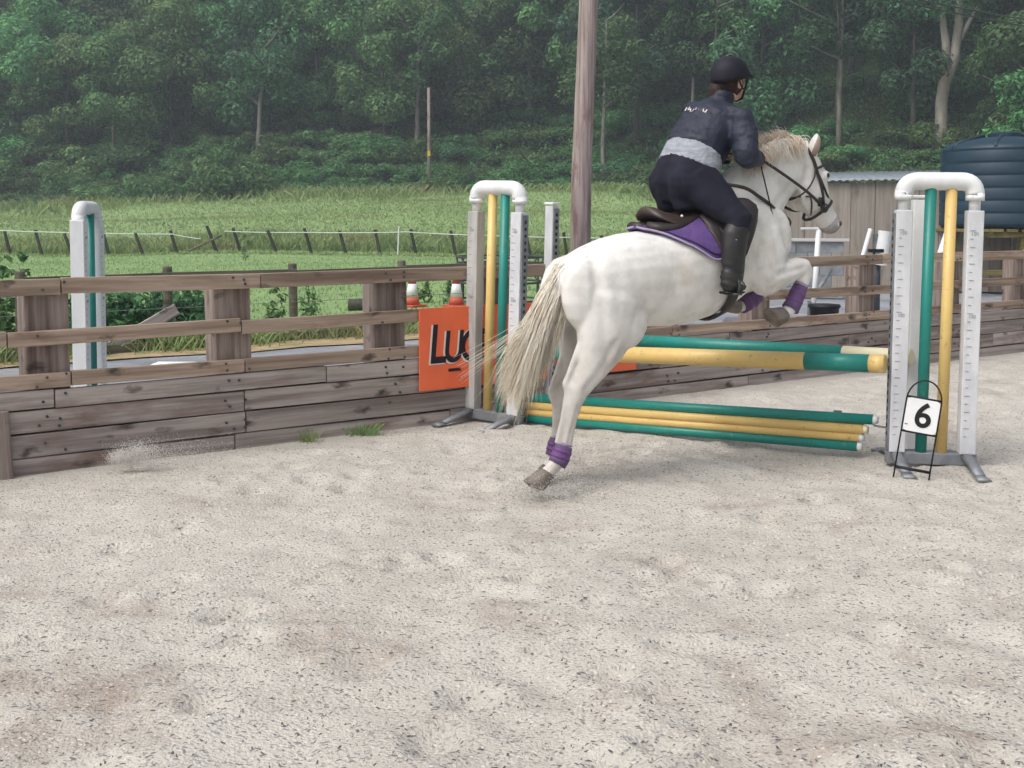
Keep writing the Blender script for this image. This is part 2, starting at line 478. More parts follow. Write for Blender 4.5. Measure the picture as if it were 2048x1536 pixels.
tag(shreds('sand_crumbs', 7000, M['shredp'], 22, .006, .018), 'pale crumbs of damp sand lying over the arena surface', 'sand')

# track and yard behind the arena, straw verge
def strip(name, a0, a1, b0, b1, z, m, n=60, amp=0.01, seed=5, edge=0.0, skew=0.0):
    a = np.linspace(a0, a1, n); b = np.linspace(b0, b1, 16)
    a_, b_ = np.meshgrid(a, b, indexing='ij')
    a_ = a_ + skew * (b1 - b_)
    if edge:
        w = vnoise(a_ * 1.3, a_ * 0 + 3, seed) * edge
        b_ = b_ + w * ((b_ == b1) * 1.0) - w * ((b_ == b0) * .7)
    x = FA[0] + FD[0] * a_ + FN[0] * b_; y = FA[1] + FD[1] * a_ + FN[1] * b_
    zz = z + vnoise(x * 2, y * 2, seed) * amp
    o = link(name, grid_mesh(name, np.stack([x, y, zz], -1), [m])); tag(o, kind='structure'); return o
M['track'] = mat('track_gravel', (0.30, 0.315, 0.345), (0.20, 0.21, 0.235), rough=0.9, scale=(1.2, 1.2, 1.2), detail=8, c3=(0.36, 0.33, 0.30), s3=(2, 2, 2), bump=0.6, bscale=40)
M['straw'] = mat('straw_verge', (0.44, 0.33, 0.20), (0.30, 0.24, 0.13), rough=0.95, scale=(5, 5, 5), c3=(0.16, 0.20, 0.07), s3=(2.5, 2.5, 2.5), bump=0.8, bscale=30)
strip('track', -14, 26, -5.5, -0.06, -0.012, M['track'])
strip('verge', -14, 11, -6.45, -5.35, 0.004, M['straw'], edge=0.35)
yard = strip('yard', 8.5, 34, -16, -5.45, -0.02, M['track'], seed=8, skew=1.1)

# ------------------------------------------------------------------ arena fence
fence = thing('arena_fence', 'brown timber arena fence with two rails over grey kickboards along the sand', 'fence', fence_pt(0))
def plank(name, a0, a1, b, z0, z1, th, m, bev=0.004, jig=0.006):
    c = fence_pt((a0 + a1) / 2, b, (z0 + z1) / 2)
    mb = MB().box((0, 0, 0), (a1 - a0 - 0.008, th, z1 - z0 - 0.008))
    o = mb.obj(name, m, fence, bevel=bev, world=False)
    o.location = c - fence.location
    o.rotation_euler = (random.uniform(-.012, .012), random.uniform(-1, 1) * jig / (a1 - a0), FANG)
    return o
post_a = [-2.36, -1.18 + 0.0, 0.19, 1.36, 2.55, 3.74, 4.93, 6.12, 7.3, 8.13, 9.55, 10.9, 12.2, 13.5]
def a_of_px(px):      # where along the fence a line of sight at px meets it
    k = (px - 1024) / 2350
    return (k * FA[1] - FA[0]) / (FD[0] - k * FD[1])
for px, w in ((-330, .26), (95, .265), (470, .262), (785, .262), (1000, .25), (1200, .25), (1345, .25), (1530, .25), (1742, .25), (1915, .25), (2052, .26), (2170, .26), (2290, .26)):
    a = a_of_px(px)
    plank('post', a - w / 2, a + w / 2, -0.125, -0.1, 1.1 + random.uniform(-.02, .0), 0.17, M['post'], 0.008, 0.003)
def run(name, z0, z1, b, th, m, cuts, jig=0.01):
    for p, q in zip(cuts[:-1], cuts[1:]): plank(name, p, q, b, z0, z1, th, m, jig=jig)
pa = [a_of_px(p) for p in (-330, 95, 470, 785, 1000, 1200, 1345, 1530, 1742, 1915, 2052, 2170)]
run('rail', 1.06, 1.165, -0.012, 0.045, M['rail'], [pa[0] - 2, a_of_px(120), a_of_px(520), pa[5], pa[8] + .18, pa[10] - .02, pa[11] + 2], .02)
run('rail', 0.765, 0.862, -0.012, 0.045, M['rail'], [pa[0] - 2, pa[1] - .24, a_of_px(480), pa[4] - .1, pa[6], a_of_px(1790), pa[11] + 2], .02)
run('rail', 0.505, 0.60, -0.012, 0.05, M['rail'], [pa[0] - 2, a_of_px(136), a_of_px(486), a_of_px(1290), a_of_px(1345), a_of_px(1800), pa[11] + 2], .012)
run('plank', 0.385, 0.503, -0.016, 0.045, M['kick'], [pa[0] - 2, a_of_px(102), a_of_px(650), a_of_px(1000), a_of_px(1460), a_of_px(1880), pa[11] + 2], .01)
run('plank', 0.245, 0.383, -0.02, 0.045, M['kick'], [pa[0] - 2, a_of_px(6), a_of_px(485), a_of_px(905), a_of_px(1320), a_of_px(1700), pa[11] + 2], .01)
run('plank', 0.10, 0.243, -0.018, 0.045, M['kick'], [pa[0] - 2, a_of_px(6), a_of_px(487), a_of_px(1180), a_of_px(1580), a_of_px(1990), pa[11] + 2], .01)
run('plank', -0.06, 0.098, -0.024, 0.045, M['kick'], [pa[0] - 2, a_of_px(10), a_of_px(465), a_of_px(900), a_of_px(1500), pa[11] + 2], .015)
plank('batten', a_of_px(-26), a_of_px(11), 0.028, -0.08, 0.40, 0.04, M['post'])
gap_shade = MB()  # dark sheet added behind the kickboards so the gaps between them look shaded
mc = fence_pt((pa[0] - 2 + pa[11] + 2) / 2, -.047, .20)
gap_shade.box(mc, (pa[11] - pa[0] + 4, .006, .58), Matrix.Rotation(FANG, 3, 'Z'))
gap_shade.obj('gap_shade_backing', mat('gap_shade_dark', (.03, .028, .027), rough=.95), fence)
# bolt heads where rails and kickboards are fixed to the posts
bolts = MB()
for a in pa:
    for z in (1.13, 1.09, .84, .79, .575, .53, .46, .42, .33, .28, .19, .14):
        for da in (-.06, .05):
            if random.random() < .35: continue
            c = fence_pt(a + da + random.uniform(-.04, .04), .012, z + random.uniform(-.015, .015))
            n = Vector((FN[0], FN[1], 0))
            bolts.tube([c - n * .006, c + n * .007], .0085, 7)
tag(bolts.obj('bolt_heads', M['darksteel'], fence), kind='stuff')

# ------------------------------------------------------------------ stock fence beyond the track
sf = thing('stock_fence', 'low mossy post and rail stock fence with wires on the far side of the track', 'fence', (-2.74, 14.72, 0))
SP = [Vector((-2.74, 14.72, 0)) + Vector((1.275, 1.06, 0)) * k for k in range(-5, 5)]
for k, p in enumerate(SP):
    h = 0.97 + random.uniform(-.04, .04)
    o = MB().tube([(0, 0, -.1), (0, 0, h - .01), (0, 0, h)], [.055, .055, .048], 10).obj('post', M['stock'], sf, world=False, smooth=False)
    o.location = p - sf.location
    o.rotation_euler = (random.uniform(-.02, .02), random.uniform(-.02, .02), 0)
dS = Vector((1.275, 1.06, 0)).normalized(); nS = Vector((dS.y, -dS.x, 0)); aS = math.atan2(dS.y, dS.x)
for k in range(0, len(SP) - 1):
    for z, hh in ((0.845, .09), (0.04, .12)):
        if z > .5 and k < 3: continue
        c = (SP[k] + SP[k + 1]) / 2 + nS * .075
        o = MB().box((0, 0, 0), (1.66 - .006, .035, hh)).obj('rail', M['stock'], sf, bevel=.004, world=False)
        o.location = c + Vector((0, 0, z + random.uniform(-.01, .01))) - sf.location
        o.rotation_euler = (0, random.uniform(-.006, .006), aS)
wires = MB()
for z in (.28, .48, .68):
    wires.tube([p + nS * .06 + Vector((0, 0, z)) for p in SP], .004, 5)
tag(wires.obj('wires', M['galv'], sf), kind='stuff')
o = MB().box((0, 0, 0), (1.05, .04, .14)).obj('loose_board', M['kick'], None, bevel=.004)
o.location = (-4.3, 13.42, .22); o.rotation_euler = (0, R(-28), aS - .1)
tag(o, 'weathered grey board leaning on the stock fence behind the arena rails', 'board')

# ------------------------------------------------------------------ telegraph pole and wires
tp = thing('telegraph_pole', 'tall brown timber telegraph pole rising behind the grey horse', 'telegraph pole', (0.965, 16.8, 0))
MB().tube([(0.965, 16.8, -.2), (0.99, 16.8, 2.2), (1.075, 16.8, 4.4), (1.11, 16.8, 5.9)], [.148, .143, .134, .125], 18).obj('shaft', M['pole_wood'], tp, smooth=True)
for sx in (-.09, .09): MB().tube([(1.1 + sx, 16.72, 5.62), (1.1 + sx, 16.72, 5.75)], [.03, .02], 8).obj('insulator', M['white'], tp)
for k, (dz, nm) in enumerate(((0, 'upper of the two thin black overhead wires crossing the top right trees'), (-.28, 'lower of the two thin black overhead wires crossing the top right trees'))):
    p0 = Vector((1.12, 16.8, 5.62 + dz * .2)); p1 = Vector((24.5, 46.0, 8.6 + dz))
    pts = [p0.lerp(p1, t / 24) - Vector((0, 0, .22 * 4 * (t / 24) * (1 - t / 24))) for t in range(25)]
    tag(MB().tube(pts, .019, 5).obj('overhead_wire', M['darksteel']), nm, 'wire', 'overhead wires')
up = thing('utility_pole', 'thin grey utility pole with a small yellow plate at the edge of the wood', 'utility pole', (-5.9, 84, float(land(-5.9, 84)) - .1))
b0 = up.location
MB().tube([b0 + Vector((0, 0, -.5)), b0 + Vector((0, 0, 7.4))], [.13, .10], 10).obj('shaft', M['pole_wood'], up, smooth=True)
MB().box(b0 + Vector((0, -.14, 2.75)), (.2, .04, .36)).obj('warning_plate', mat('yellow_plate', (.65, .48, .03)), up)

# ------------------------------------------------------------------ far rail fence, leaning stakes and white tape
rf = thing('paddock_fence', 'old paddock fence of leaning dark stakes strung with a white tape across the field', 'fence', (-6, 49, 0))
pts_tape = []
stakes = [(-21.5, .2), (-20.2, .25), (-18.9, .3), (-17.4, .22), (-15.9, .3), (-14.5, .25), (-13.0, .38), (-11.9, .3), (-10.3, .35), (-8.8, .28), (-7.3, .25), (-5.8, .2), (-4.3, .22), (-2.6, .2), (-1.0, .22), (.6, .2), (2.2, .15), (3.8, .2), (5.4, .1)]
for X, ln in stakes:
    Y = 50 + random.uniform(-.3, .3); z0 = float(land(X, Y)) - .1
    h = 1.08 + random.uniform(-.1, .1)
    MB().tube([(X + ln, Y, z0), (X - ln * .1, Y, z0 + h)], [.075, .065], 7).obj('stake', M['darkwood'], rf)
tape_col = mat('white_tape', (.62, .66, .62), rough=.5)
for xs, zs in (([-21.9, -18, -14.4, -13.2], [1.02, .92, .86, .66]), ([-12.2, -8.8, -4.4, -.9, 2.5, 5.4], [.98, .93, .95, .8, .72, .7])):
    pp = []
    for a, b, za, zb in zip(xs[:-1], xs[1:], zs[:-1], zs[1:]):
        for t in np.linspace(0, 1, 6)[:-1]: pp.append((a + (b - a) * t, 49.86, za + (zb - za) * t - .1 * t * (1 - t)))
    pp.append((xs[-1], 49.86, zs[-1]))
    MB().tube(pp, .022, 4).obj('tape', tape_col, rf)
MB().tube([(-14.1, 49.6, -.05), (-12.4, 50.2, .8)], .05, 7).obj('brace', M['stock'], rf)
tag(MB().tube([(-4.8, 49.4, float(land(-4.8, 49.4)) - .05), (-4.75, 49.4, 1.2)], .03, 6).obj('white_stake', M['white']), 'thin white electric fence stake standing among dark stakes in the field', 'stake')

# ------------------------------------------------------------------ jump wings
def cyl_band(mb, p, q, r, n=20): mb.tube([p, q], r, n)
def bend(p0, corner, p1, rad, n=7):
    p0, c, p1 = Vector(p0), Vector(corner), Vector(p1)
    a = c + (p0 - c).normalized() * rad; b = c + (p1 - c).normalized() * rad
    out = []
    for i in range(n + 1):
        t = i / n
        out.append(a * (1 - t) ** 2 + c * (2 * t * (1 - t)) + b * t ** 2)
    return out
def text_mesh(txt, size, offset=0.0, ext=0.002, shear=0.0):
    cu = bpy.data.curves.new('lettering', 'FONT'); cu.body = txt; cu.size = size; cu.offset = offset; cu.extrude = ext; cu.shear = shear
    cu.align_x = 'CENTER'; cu.align_y = 'CENTER'
    o = bpy.data.objects.new('lettering', cu); COL.objects.link(o)
    me = bpy.data.meshes.new_from_object(o.evaluated_get(bpy.context.evaluated_depsgraph_get()))
    bpy.data.objects.remove(o); bpy.data.curves.remove(cu)
    return me
def put_text(name, me, m, parent, loc, rot):
    me.materials.clear(); me.materials.append(m)
    o = link(name, me, parent); o.location = loc; o.rotation_euler = rot; return o
def wing(label, loc, ang, gap=0.42, hpost=1.57, top=1.80, slats=('green', 'yellow'), posts=('whitepost', 'whitepost'), lean=0.0, feet=True, pw=.095, tracks=(-1, -1)):
    w = thing('jump_wing', label, 'jump wing', loc, ang, 'jump wings')
    w.rotation_euler = (0, lean, ang)
    L = lambda mb, n, m, **k: mb.obj(n, M[m] if isinstance(m, str) else m, w, world=False, **k)
    x0, x1 = -gap / 2, gap / 2
    L(MB().box((0, 0, .055), (gap + .12, .07, .075)), 'base_beam', 'galv', bevel=.008)
    if feet:
        for sx in (x0, x1):
            for sy in (-1, 1):
                f = MB()
                e = .34
                f.tube([(sx, sy * .04, .075), (sx - .0, sy * .17, .055), (sx, sy * e, .022)], [.038, .034, .030], 10, flat=.55)
                f.tube([(sx, sy * e, .02), (sx, sy * (e + .09), .016)], [.033, .042], 10, flat=.35)
                L(f, 'foot', 'galv', smooth=True)
    for k, sx in enumerate((x0, x1)):
        L(MB().box((sx, 0, .09 + (hpost - .09) / 2), (pw, pw * .95, hpost - .09)), 'upright', posts[k], bevel=.006)
        if tracks[k]:
            tx = sx + tracks[k] * (pw / 2 + .004)
            tr = MB().box((tx, 0, .09 + (hpost - .1) / 2), (.012, pw * .72, hpost - .12))
            o = L(tr, 'cup_track', 'galv')
            hm = MB()
            for z in np.arange(.2, hpost - .06, .05): hm.box((tx + tracks[k] * .0068, 0, z), (.003, .02, .024))
            tag(L(hm, 'track_holes', 'hole'), kind='stuff')
        mk = MB()
        for i, z in enumerate(np.arange(.2, hpost - .08, .05)):
            lw = .03 if i % 2 else .018
            mk.box((sx - pw * .32 + lw / 2, -pw * .475 - .0015, z), (lw, .002, .004))
        tag(L(mk, 'scale_marks', 'mark'), kind='stuff')
        for tz, tt in ((hpost - .14, '150'), (hpost - .64, '100')):
            put_text('scale_number', text_mesh(tt, .03, .0, .0006), M['mark'], w, (sx - .005, -pw * .475 - .0018, tz), (R(90), 0, 0))
        L(MB().tube([(sx, 0, hpost), (sx, 0, top - .13)], .034, 14), 'sleeve', 'white', smooth=True)
    r = .055
    path = [(x0, 0, top - .17), (x0, 0, top - .125)] + bend((x0, 0, top - .16), (x0, 0, top - r), (x1, 0, top - r), .085) + bend((x0, 0, top - r), (x1, 0, top - r), (x1, 0, top - .16), .085) + [(x1, 0, top - .125), (x1, 0, top - .17)]
    L(MB().tube(path, r, 18, up=(0, 1, 0)), 'arch', 'white', smooth=True)
    for k, c in enumerate(slats):
        if not c: continue
        sx = x0 + gap * ((.37, .66)[k])
        L(MB().tube([(sx - .005, .0, .092), (sx + .004, .0, top - r * 1.6)], .034, 16), 'slat', c, smooth=True)
    return w
wr = wing('white jump wing with arched pipe top beside the number plate', (2.565, 7.13, 0), R(-7), gap=.415, slats=('green', 'yellow'), tracks=(-1, 0), lean=.012)
wl_ = wing('worn grey white jump wing in front of the orange board', (-0.14, 8.67, 0), R(-37), gap=.40, slats=('yellow', 'green'), posts=('dirtywhite', 'whitepost'), tracks=(0, 1), lean=.028)
wo = wing('plain white jump wing standing on the track behind the arena fence', (-3.40, 9.42, -.14), R(92), gap=.40, slats=(None, 'green'), posts=('white', 'white'), tracks=(0, 0), pw=.115, lean=.0, hpost=1.65)
# single uprights carrying the back rail of the spread
def single(label, loc, ang, h, m, track, lean, pw=.088):
    s = thing('jump_upright', label, 'jump upright', loc, ang); s.rotation_euler = (0, lean, ang)
    MB().box((0, 0, .03 + h / 2), (pw, pw * .95, h - .02)).obj('upright', M[m], s, bevel=.006, world=False)
    MB().box((0, 0, .03 + h + .008), (pw + .012, pw + .008, .02)).obj('cap', M['white'], s, bevel=.005, world=False)
    for q in (0, 1):
        MB().tube([((-.25, 0)[q], (0, -.25)[q], .02), ((.25, 0)[q], (0, .25)[q], .02)], .022, 10, flat=.6).obj('foot', M['galv'], s, world=False, smooth=True)
    if track:
        tx = pw / 2 + .004
        MB().box((tx, 0, .05 + h / 2), (.012, pw * .8, h - .1)).obj('cup_track', M['galv'], s, world=False)
        hm = MB()
        for z in np.arange(.15, h - .04, .05): hm.box((tx + .0068, 0, z), (.003, .024, .026))
        tag(hm.obj('track_holes', M['hole'], s, world=False), kind='stuff')
    return s
single('slim white upright with dark holed side behind the left jump wing', (.28, 9.25, 0), R(-42), 1.60, 'whitepost', True, .028, .08)
single('plain white square upright half hidden behind the green slat of the numbered wing', (2.575, 7.50, 0), R(-5), 1.62, 'white', False, .012, .09)

# poles of the spread
def pole(label, p, q, r, bands, name='jump_pole'):
    p, q = Vector(p), Vector(q); L = (q - p).length; d = (q - p) / L
    t = thing(name, label, 'jump pole', p, 0, 'jump poles')
    x = 0.0
    for ln, c in bands:
        e = min(L, x + ln)
        MB().tube([p + d * (x + (.0 if x == 0 else .0008)), p + d * e], r, 20).obj('band', M[c], t, smooth=False)
        x = e
    for ch in t.children:
        me = ch.data
        me.polygons.foreach_set('use_smooth', [len(f.vertices) == 4 for f in me.polygons])
    return t
pole('front top jump pole, mostly yellow with green bands near its ends', (.06, 8.46, .565), (2.27, 7.105, .637), .056, [(.15, 'yellow'), (.5, 'green'), (1.45, 'yellow'), (.40, 'green'), (.2, 'yellow')])
pole('back top jump pole, green with a cream right end, on the farther uprights', (.31, 9.19, .60), (2.53, 7.40, .645), .048, [(.35, 'cream'), (2.05, 'green'), (.6, 'cream')])
cups = MB()
fil = thing('jump_filler', 'low filler of two yellow bars between two green bars under the front pole', 'jump filler', (1.2, 7.95, 0))
for k, (c, zl, zr, ex, r) in enumerate((('green', .20, .262, 0.0, .033), ('yellow', .143, .196, .06, .033), ('yellow', .092, .142, .085, .029), ('green', .045, .085, .095, .032))):
    a = Vector((.1, 8.62, zl)); b = Vector((2.265, 7.30, zr)); d = (b - a).normalized()
    b = b - d * ex
    o = MB().tube([a, b], r, 18).obj('bar', M[c], fil)
    o.data.polygons.foreach_set('use_smooth', [len(f.vertices) == 4 for f in o.data.polygons])
    MB().tube([b + d * .001, b + d * .028], [r * .93, r * .7], 16).obj('end_cap', M['cream' if k == 1 else 'white'], fil, smooth=True)
a = Vector((.1, 8.62, 0)); d = (Vector((2.265, 7.30, 0)) - a).normalized(); nn = Vector((-d.y, d.x, 0))
for t, dz in ((.1, .0), (2.3, .055)):
    c = a + d * t + nn * .04
    MB().box(c + Vector((0, 0, .115 + dz)), (.05, .014, .25), Matrix.Rotation(math.atan2(d.y, d.x), 3, 'Z')).obj('bracket', M['galv'], fil)
MB().tube([(2.27, 7.30, .225), (2.375, 7.17, .225)], .007, 8).obj('hook_rod', M['galv'], fil)

# number plate on a wire stand
sg = thing('number_sign', 'white number plate reading 6 on a black wire stand by the right wing', 'number sign', (2.325, 6.77, 0), 0)
sg.rotation_euler = (R(-6), R(8.5), R(-14))
wf = MB()
wpath = [(-.098, 0, -.03), (-.098, 0, .44)] + [(-.098 * math.cos(t), 0, .46 + .125 * math.sin(t)) for t in np.linspace(0.05, math.pi - .05, 14)] + [(.098, 0, .44), (.098, 0, -.03)]
wf.tube(wpath, .0048, 7)
wf.tube([(-.098, 0, .06), (.098, 0, .06)], .009, 7); wf.tube([(-.098, 0, .275), (.098, 0, .275)], .007, 7); wf.tube([(-.098, 0, .478), (.098, 0, .478)], .007, 7)
wf.obj('wire_stand', M['black'], sg, smooth=True, world=False)
pl = MB(); q = []
for cx, cz, a0 in ((.07, .452, 0), (-.07, .452, 90), (-.07, .302, 180), (.07, .302, 270)):
    for t in range(6): q.append((cx + .022 * math.cos(R(a0 + t * 18)), cz + .022 * math.sin(R(a0 + t * 18))))
n = len(q)
pl.add([(x, -.008, z) for x, z in q] + [(x, -.004, z) for x, z in q], [tuple(range(n)), tuple(range(n, 2 * n))[::-1]] + [(i, n + i, n + (i + 1) % n, (i + 1) % n) for i in range(n)])
plate = pl.obj('plate', M['white'], sg, world=False)
put_text('number', text_mesh('6', .20, .0035, .001), M['black'], plate, (.008, -.0095, .374), (R(90), 0, 0))
MB().box((-.078, -.0092, .318), (.018, .002, .008)).obj('sticker', M['mark'], plate, world=False)

# ------------------------------------------------------------------ orange advertising board on the fence
def board_px(px, z): return a_of_px(px), z
a0, a1 = a_of_px(833), a_of_px(1268)
sgn = thing('advertising_board', 'orange advertising board with dark capital letters hung on the kickboards', 'sign', fence_pt((a0 + a1) / 2, .03, .5))
sgn.rotation_euler = (0, 0, FANG)
MB().box((0, 0, 0), (a1 - a0, .012, .605)).obj('panel', M['orange'], sgn, bevel=.002, world=False).location = (0, 0, .065)
W = a1 - a0
def letter(ch, u, z, size, out=True, off=.007, shear=.12):
    x = -W / 2 + u
    if out: put_text('letter_outline', text_mesh(ch, size, off + .004, .0006, shear), M['inkwhite'], sgn, (x - .011, -.0072, z - .005), (R(90), 0, 0)).scale = (.76, 1, 1)
    put_text('letter', text_mesh(ch, size, off, .0006, shear), M['ink'], sgn, (x, -.0086, z), (R(90), 0, 0)).scale = (.76, 1, 1)
letter('L', .15, .085, .40); letter('U', .29, .062, .325); letter('C', .435, .062, .325); letter('E', .565, .062, .325)
MB().box((-W / 2 + .305, -.0075, -.10), (.11, .002, .022)).obj('underline', M['ink'], sgn, world=False)
letter('8', 1.07, -.15, .13, False, .002); letter('D', 1.26, -.11, .2, True, .003)

# ------------------------------------------------------------------ bits and pieces beyond the fence
def cone(label, loc):
    c = thing('traffic_cone', label, 'traffic cone', loc, random.uniform(0, 1), 'traffic cones')
    MB().box((0, 0, .02), (.36, .36, .04)).obj('base', M['conered'], c, bevel=.01, world=False)
    MB().lathe([(.135, .04), (.108, .17)], n=20).obj('lower_band', M['conered'], c, world=False, smooth=True)
    MB().lathe([(.108, .171), (.074, .40)], n=20).obj('white_sleeve', M['white'], c, world=False, smooth=True)
    MB().lathe([(.074, .401), (.03, .62), (.022, .63)], n=20).obj('tip', M['conered'], c, world=False, smooth=True)
cone('orange and white traffic cone beside the timber fence post left of the orange board', (-1.72, 20.2, 0))
cone('orange and white traffic cone above the orange board by the worn wing', (-.96, 20.2, 0))
lg = thing('log', 'dark log lying in the grass behind the middle fence rail', 'log', (-2.4, 19.3, 0))
MB().tube([(-2.68, 19.3, .10), (-2.4, 19.32, .1), (-1.9, 19.36, .085)], [.1, .095, .085], 14).obj('trunk', mat('log_bark', (.09, .09, .075), (.04, .045, .035), scale=(14, 14, 14), bump=.8, rough=.9), lg, smooth=True)
MB().tube([(-2.684, 19.3, .10), (-2.692, 19.3, .1)], [.09, .088], 14).obj('cut_end', M['stock'], lg)
# ring hay feeder
hf = thing('hay_feeder', 'dark metal ring hay feeder standing in the field behind the worn wing', 'feeder', (-.22, 21.6, 0))
def ring(z, r, t): return MB().tube([(r * math.cos(q), r * math.sin(q), z) for q in np.linspace(0, 2 * math.pi, 33)], t, 7, cap=False)
for z, r in ((.03, .8), (.36, .8), (.70, .8), (.82, .8)): ring(z, r, .02).obj('hoop', M['darksteel'], hf, smooth=True, world=False)
for k in range(12):
    q = k * math.pi / 6
    c, s_ = math.cos(q), math.sin(q)
    MB().tube([(.8 * c, .8 * s_, .03), (.8 * c, .8 * s_, .36), (.74 * c - .1 * s_, .74 * s_ + .1 * c, .55), (.8 * c, .8 * s_, .82)], .016, 6).obj('bar', M['darksteel'], hf, smooth=True, world=False)
# white pole lying on the track
o = MB().tube([(-3.52, 11.35, .07), (-3.44, 11.37, .07), (-3.0, 11.5, .055), (-2.2, 11.75, .055)], [.03, .062, .058, .058], 16).obj('loose_pole', M['white'], smooth=True)
tag(o, 'white pole end lying on the track just above the left kickboards', 'pole')

# shed, pen, tank
shed = thing('shed', 'low shed with upright grey brown cladding boards and a corrugated roof edge', 'shed', (8, 25.5, 0))
S0, S1 = Vector((6.05, 26.35, 0)), Vector((10.2, 23.9, 0))
sd = (S1 - S0); SL = sd.length; sd.normalize(); sa = math.atan2(sd.y, sd.x); sn = Vector((sd.y, -sd.x, 0))
x = 0.0; k = 0
while x < SL - .05:
    w = min(random.choice((.40, .46, .52, .6)), SL - x)
    ht = 2.28
    o = MB().box((0, 0, 0), (w - .008, .035 + .012 * (k % 2), ht)).obj('cladding_board', M['clad'], shed, bevel=.003, world=False)
    o.location = S0 + sd * (x + w / 2) + Vector((0, 0, ht / 2 + .01)) - shed.location; o.rotation_euler = (0, 0, sa)
    x += w; k += 1
for (p, q) in ((S0, S0 - sn * 3.2), (S1, S1 - sn * 3.2)):
    dd = (q - p); c = (p + q) / 2 - sn * .03
    MB().box(c + Vector((0, 0, 1.1)), (dd.length, .05, 2.2), Matrix.Rotation(math.atan2(dd.y, dd.x), 3, 'Z')).obj('end_wall', M['clad'], shed)
c = (S0 + S1) / 2 - sn * 3.24
MB().box(c + Vector((0, 0, 1.15)), (SL, .05, 2.3), Matrix.Rotation(sa, 3, 'Z')).obj('back_wall', M['clad'], shed)
rf_ = np.zeros((2, 220, 3)); tt = np.linspace(-.15, SL + .15, 220)
for i, dep in enumerate((.16, -3.4)):
    for j, t in enumerate(tt):
        p = S0 + sd * t + sn * dep
        rf_[i, j] = (p.x, p.y, 2.335 +   .014 * math.sin(t * 2 * math.pi / .16) + (.30 if i else 0))
rme = grid_mesh('roof_sheet', rf_ - np.array(shed.location), [mat('corrugated_roof', (.30, .33, .36), (.22, .25, .28), rough=.55, metal=.3)])
ro = link('roof_sheet', rme, shed); sol = ro.modifiers.new('t', 'SOLIDIFY'); sol.thickness = .02
pen = thing('block_pen', 'grey block pen wall with a pale coping behind the horse\'s chest', 'wall', (5.3, 22.6, 0))
blk = mat('grey_block', (.20, .215, .23), (.27, .285, .30), rough=.9, scale=(5, 5, 5), rand=.12, bump=.4, bscale=60)
P0, P1 = Vector((4.5, 22.9, 0)), Vector((6.35, 22.3, 0)); pd = (P1 - P0); PL = pd.length; pd.normalize(); pang = math.atan2(pd.y, pd.x)
bm_ = MB().box((0, 0, 0), (.435, .14, .205)).mesh('block', (blk,))
for rrow in range(5):
    for j in range(5):
        xx = (j + (.5 if rrow % 2 else 0)) * .445
        if xx > PL: continue
        o = link('block', bm_, pen, .006); o.location = P0 + pd * (xx - .1) + Vector((0, 0, .11 + rrow * .215)) - pen.location; o.rotation_euler = (0, 0, pang)
MB().box((P0 + P1) / 2 + Vector((-.1, 0, 1.115)), (PL + .3, .2, .05), Matrix.Rotation(pang, 3, 'Z')).obj('coping', mat('coping_stone', (.5, .5, .5)), pen, bevel=.005)

tk = thing('water_tank', 'dark blue ribbed plastic water tank with a domed top on a timber stand', 'tank', (10.1, 24.2, 0))
blue = mat('tank_blue', (.003, .025, .046), (.005, .032, .056), rough=.5, scale=(3, 3, 3), spec=.5)
TR = 1.24
prof = [(.3, 1.33), (TR - .06, 1.33), (TR, 1.40)]
for k in range(6):
    z = 1.40 + k * .25
    prof += [(TR, z + .02), (TR, z + .19), (TR - .012, z + .21), (TR - .012, z + .23), (TR, z + .25)]
zt = 1.40 + 6 * .25
prof += [(TR - .02, zt + .04), (TR - .09, zt + .11), (TR - .30, zt + .19), (.6, zt + .255), (.3, zt + .28)]
MB().lathe(prof, n=48).obj('tank_shell', blue, tk, world=False, smooth=True)
for e in tk.children: e.data.polygons.foreach_set('use_smooth', [True] * len(e.data.polygons))
for k in range(8):
    q = k * math.pi / 4 + .25
    MB().tube([((TR - .02) * math.cos(q), (TR - .02) * math.sin(q), zt + .02), ((TR - .13) * math.cos(q), (TR - .13) * math.sin(q), zt + .125), ((TR - .36) * math.cos(q), (TR - .36) * math.sin(q), zt + .205), (.5 * math.cos(q), .5 * math.sin(q), zt + .30)], .035, 8).obj('rib', blue, tk, world=False, smooth=True)
MB().lathe([(.34, zt + .27), (.34, zt + .35), (.28, zt + .38)], n=28).obj('lid', blue, tk, world=False, smooth=False)
for k in range(3):
    for j in range(3):
        MB().box(((k - 1) * 1.02, (j - 1) * .95, .62), (.12, .12, 1.23)).obj('leg', M['tankwood'], tk, bevel=.005, world=False)
for j in range(9):
    MB().box((-1.12 + j * .28, 0, 1.285), (.2, 2.3, .06)).obj('deck_board', M['tankwood'], tk, bevel=.004, world=False)
for j in (-1, 1):
    for z in (.45, 1.2):
        MB().box((0, j * 1.03, z), (2.25, .04, .11)).obj('cross_rail', M['tankwood'], tk, bevel=.004, world=False)

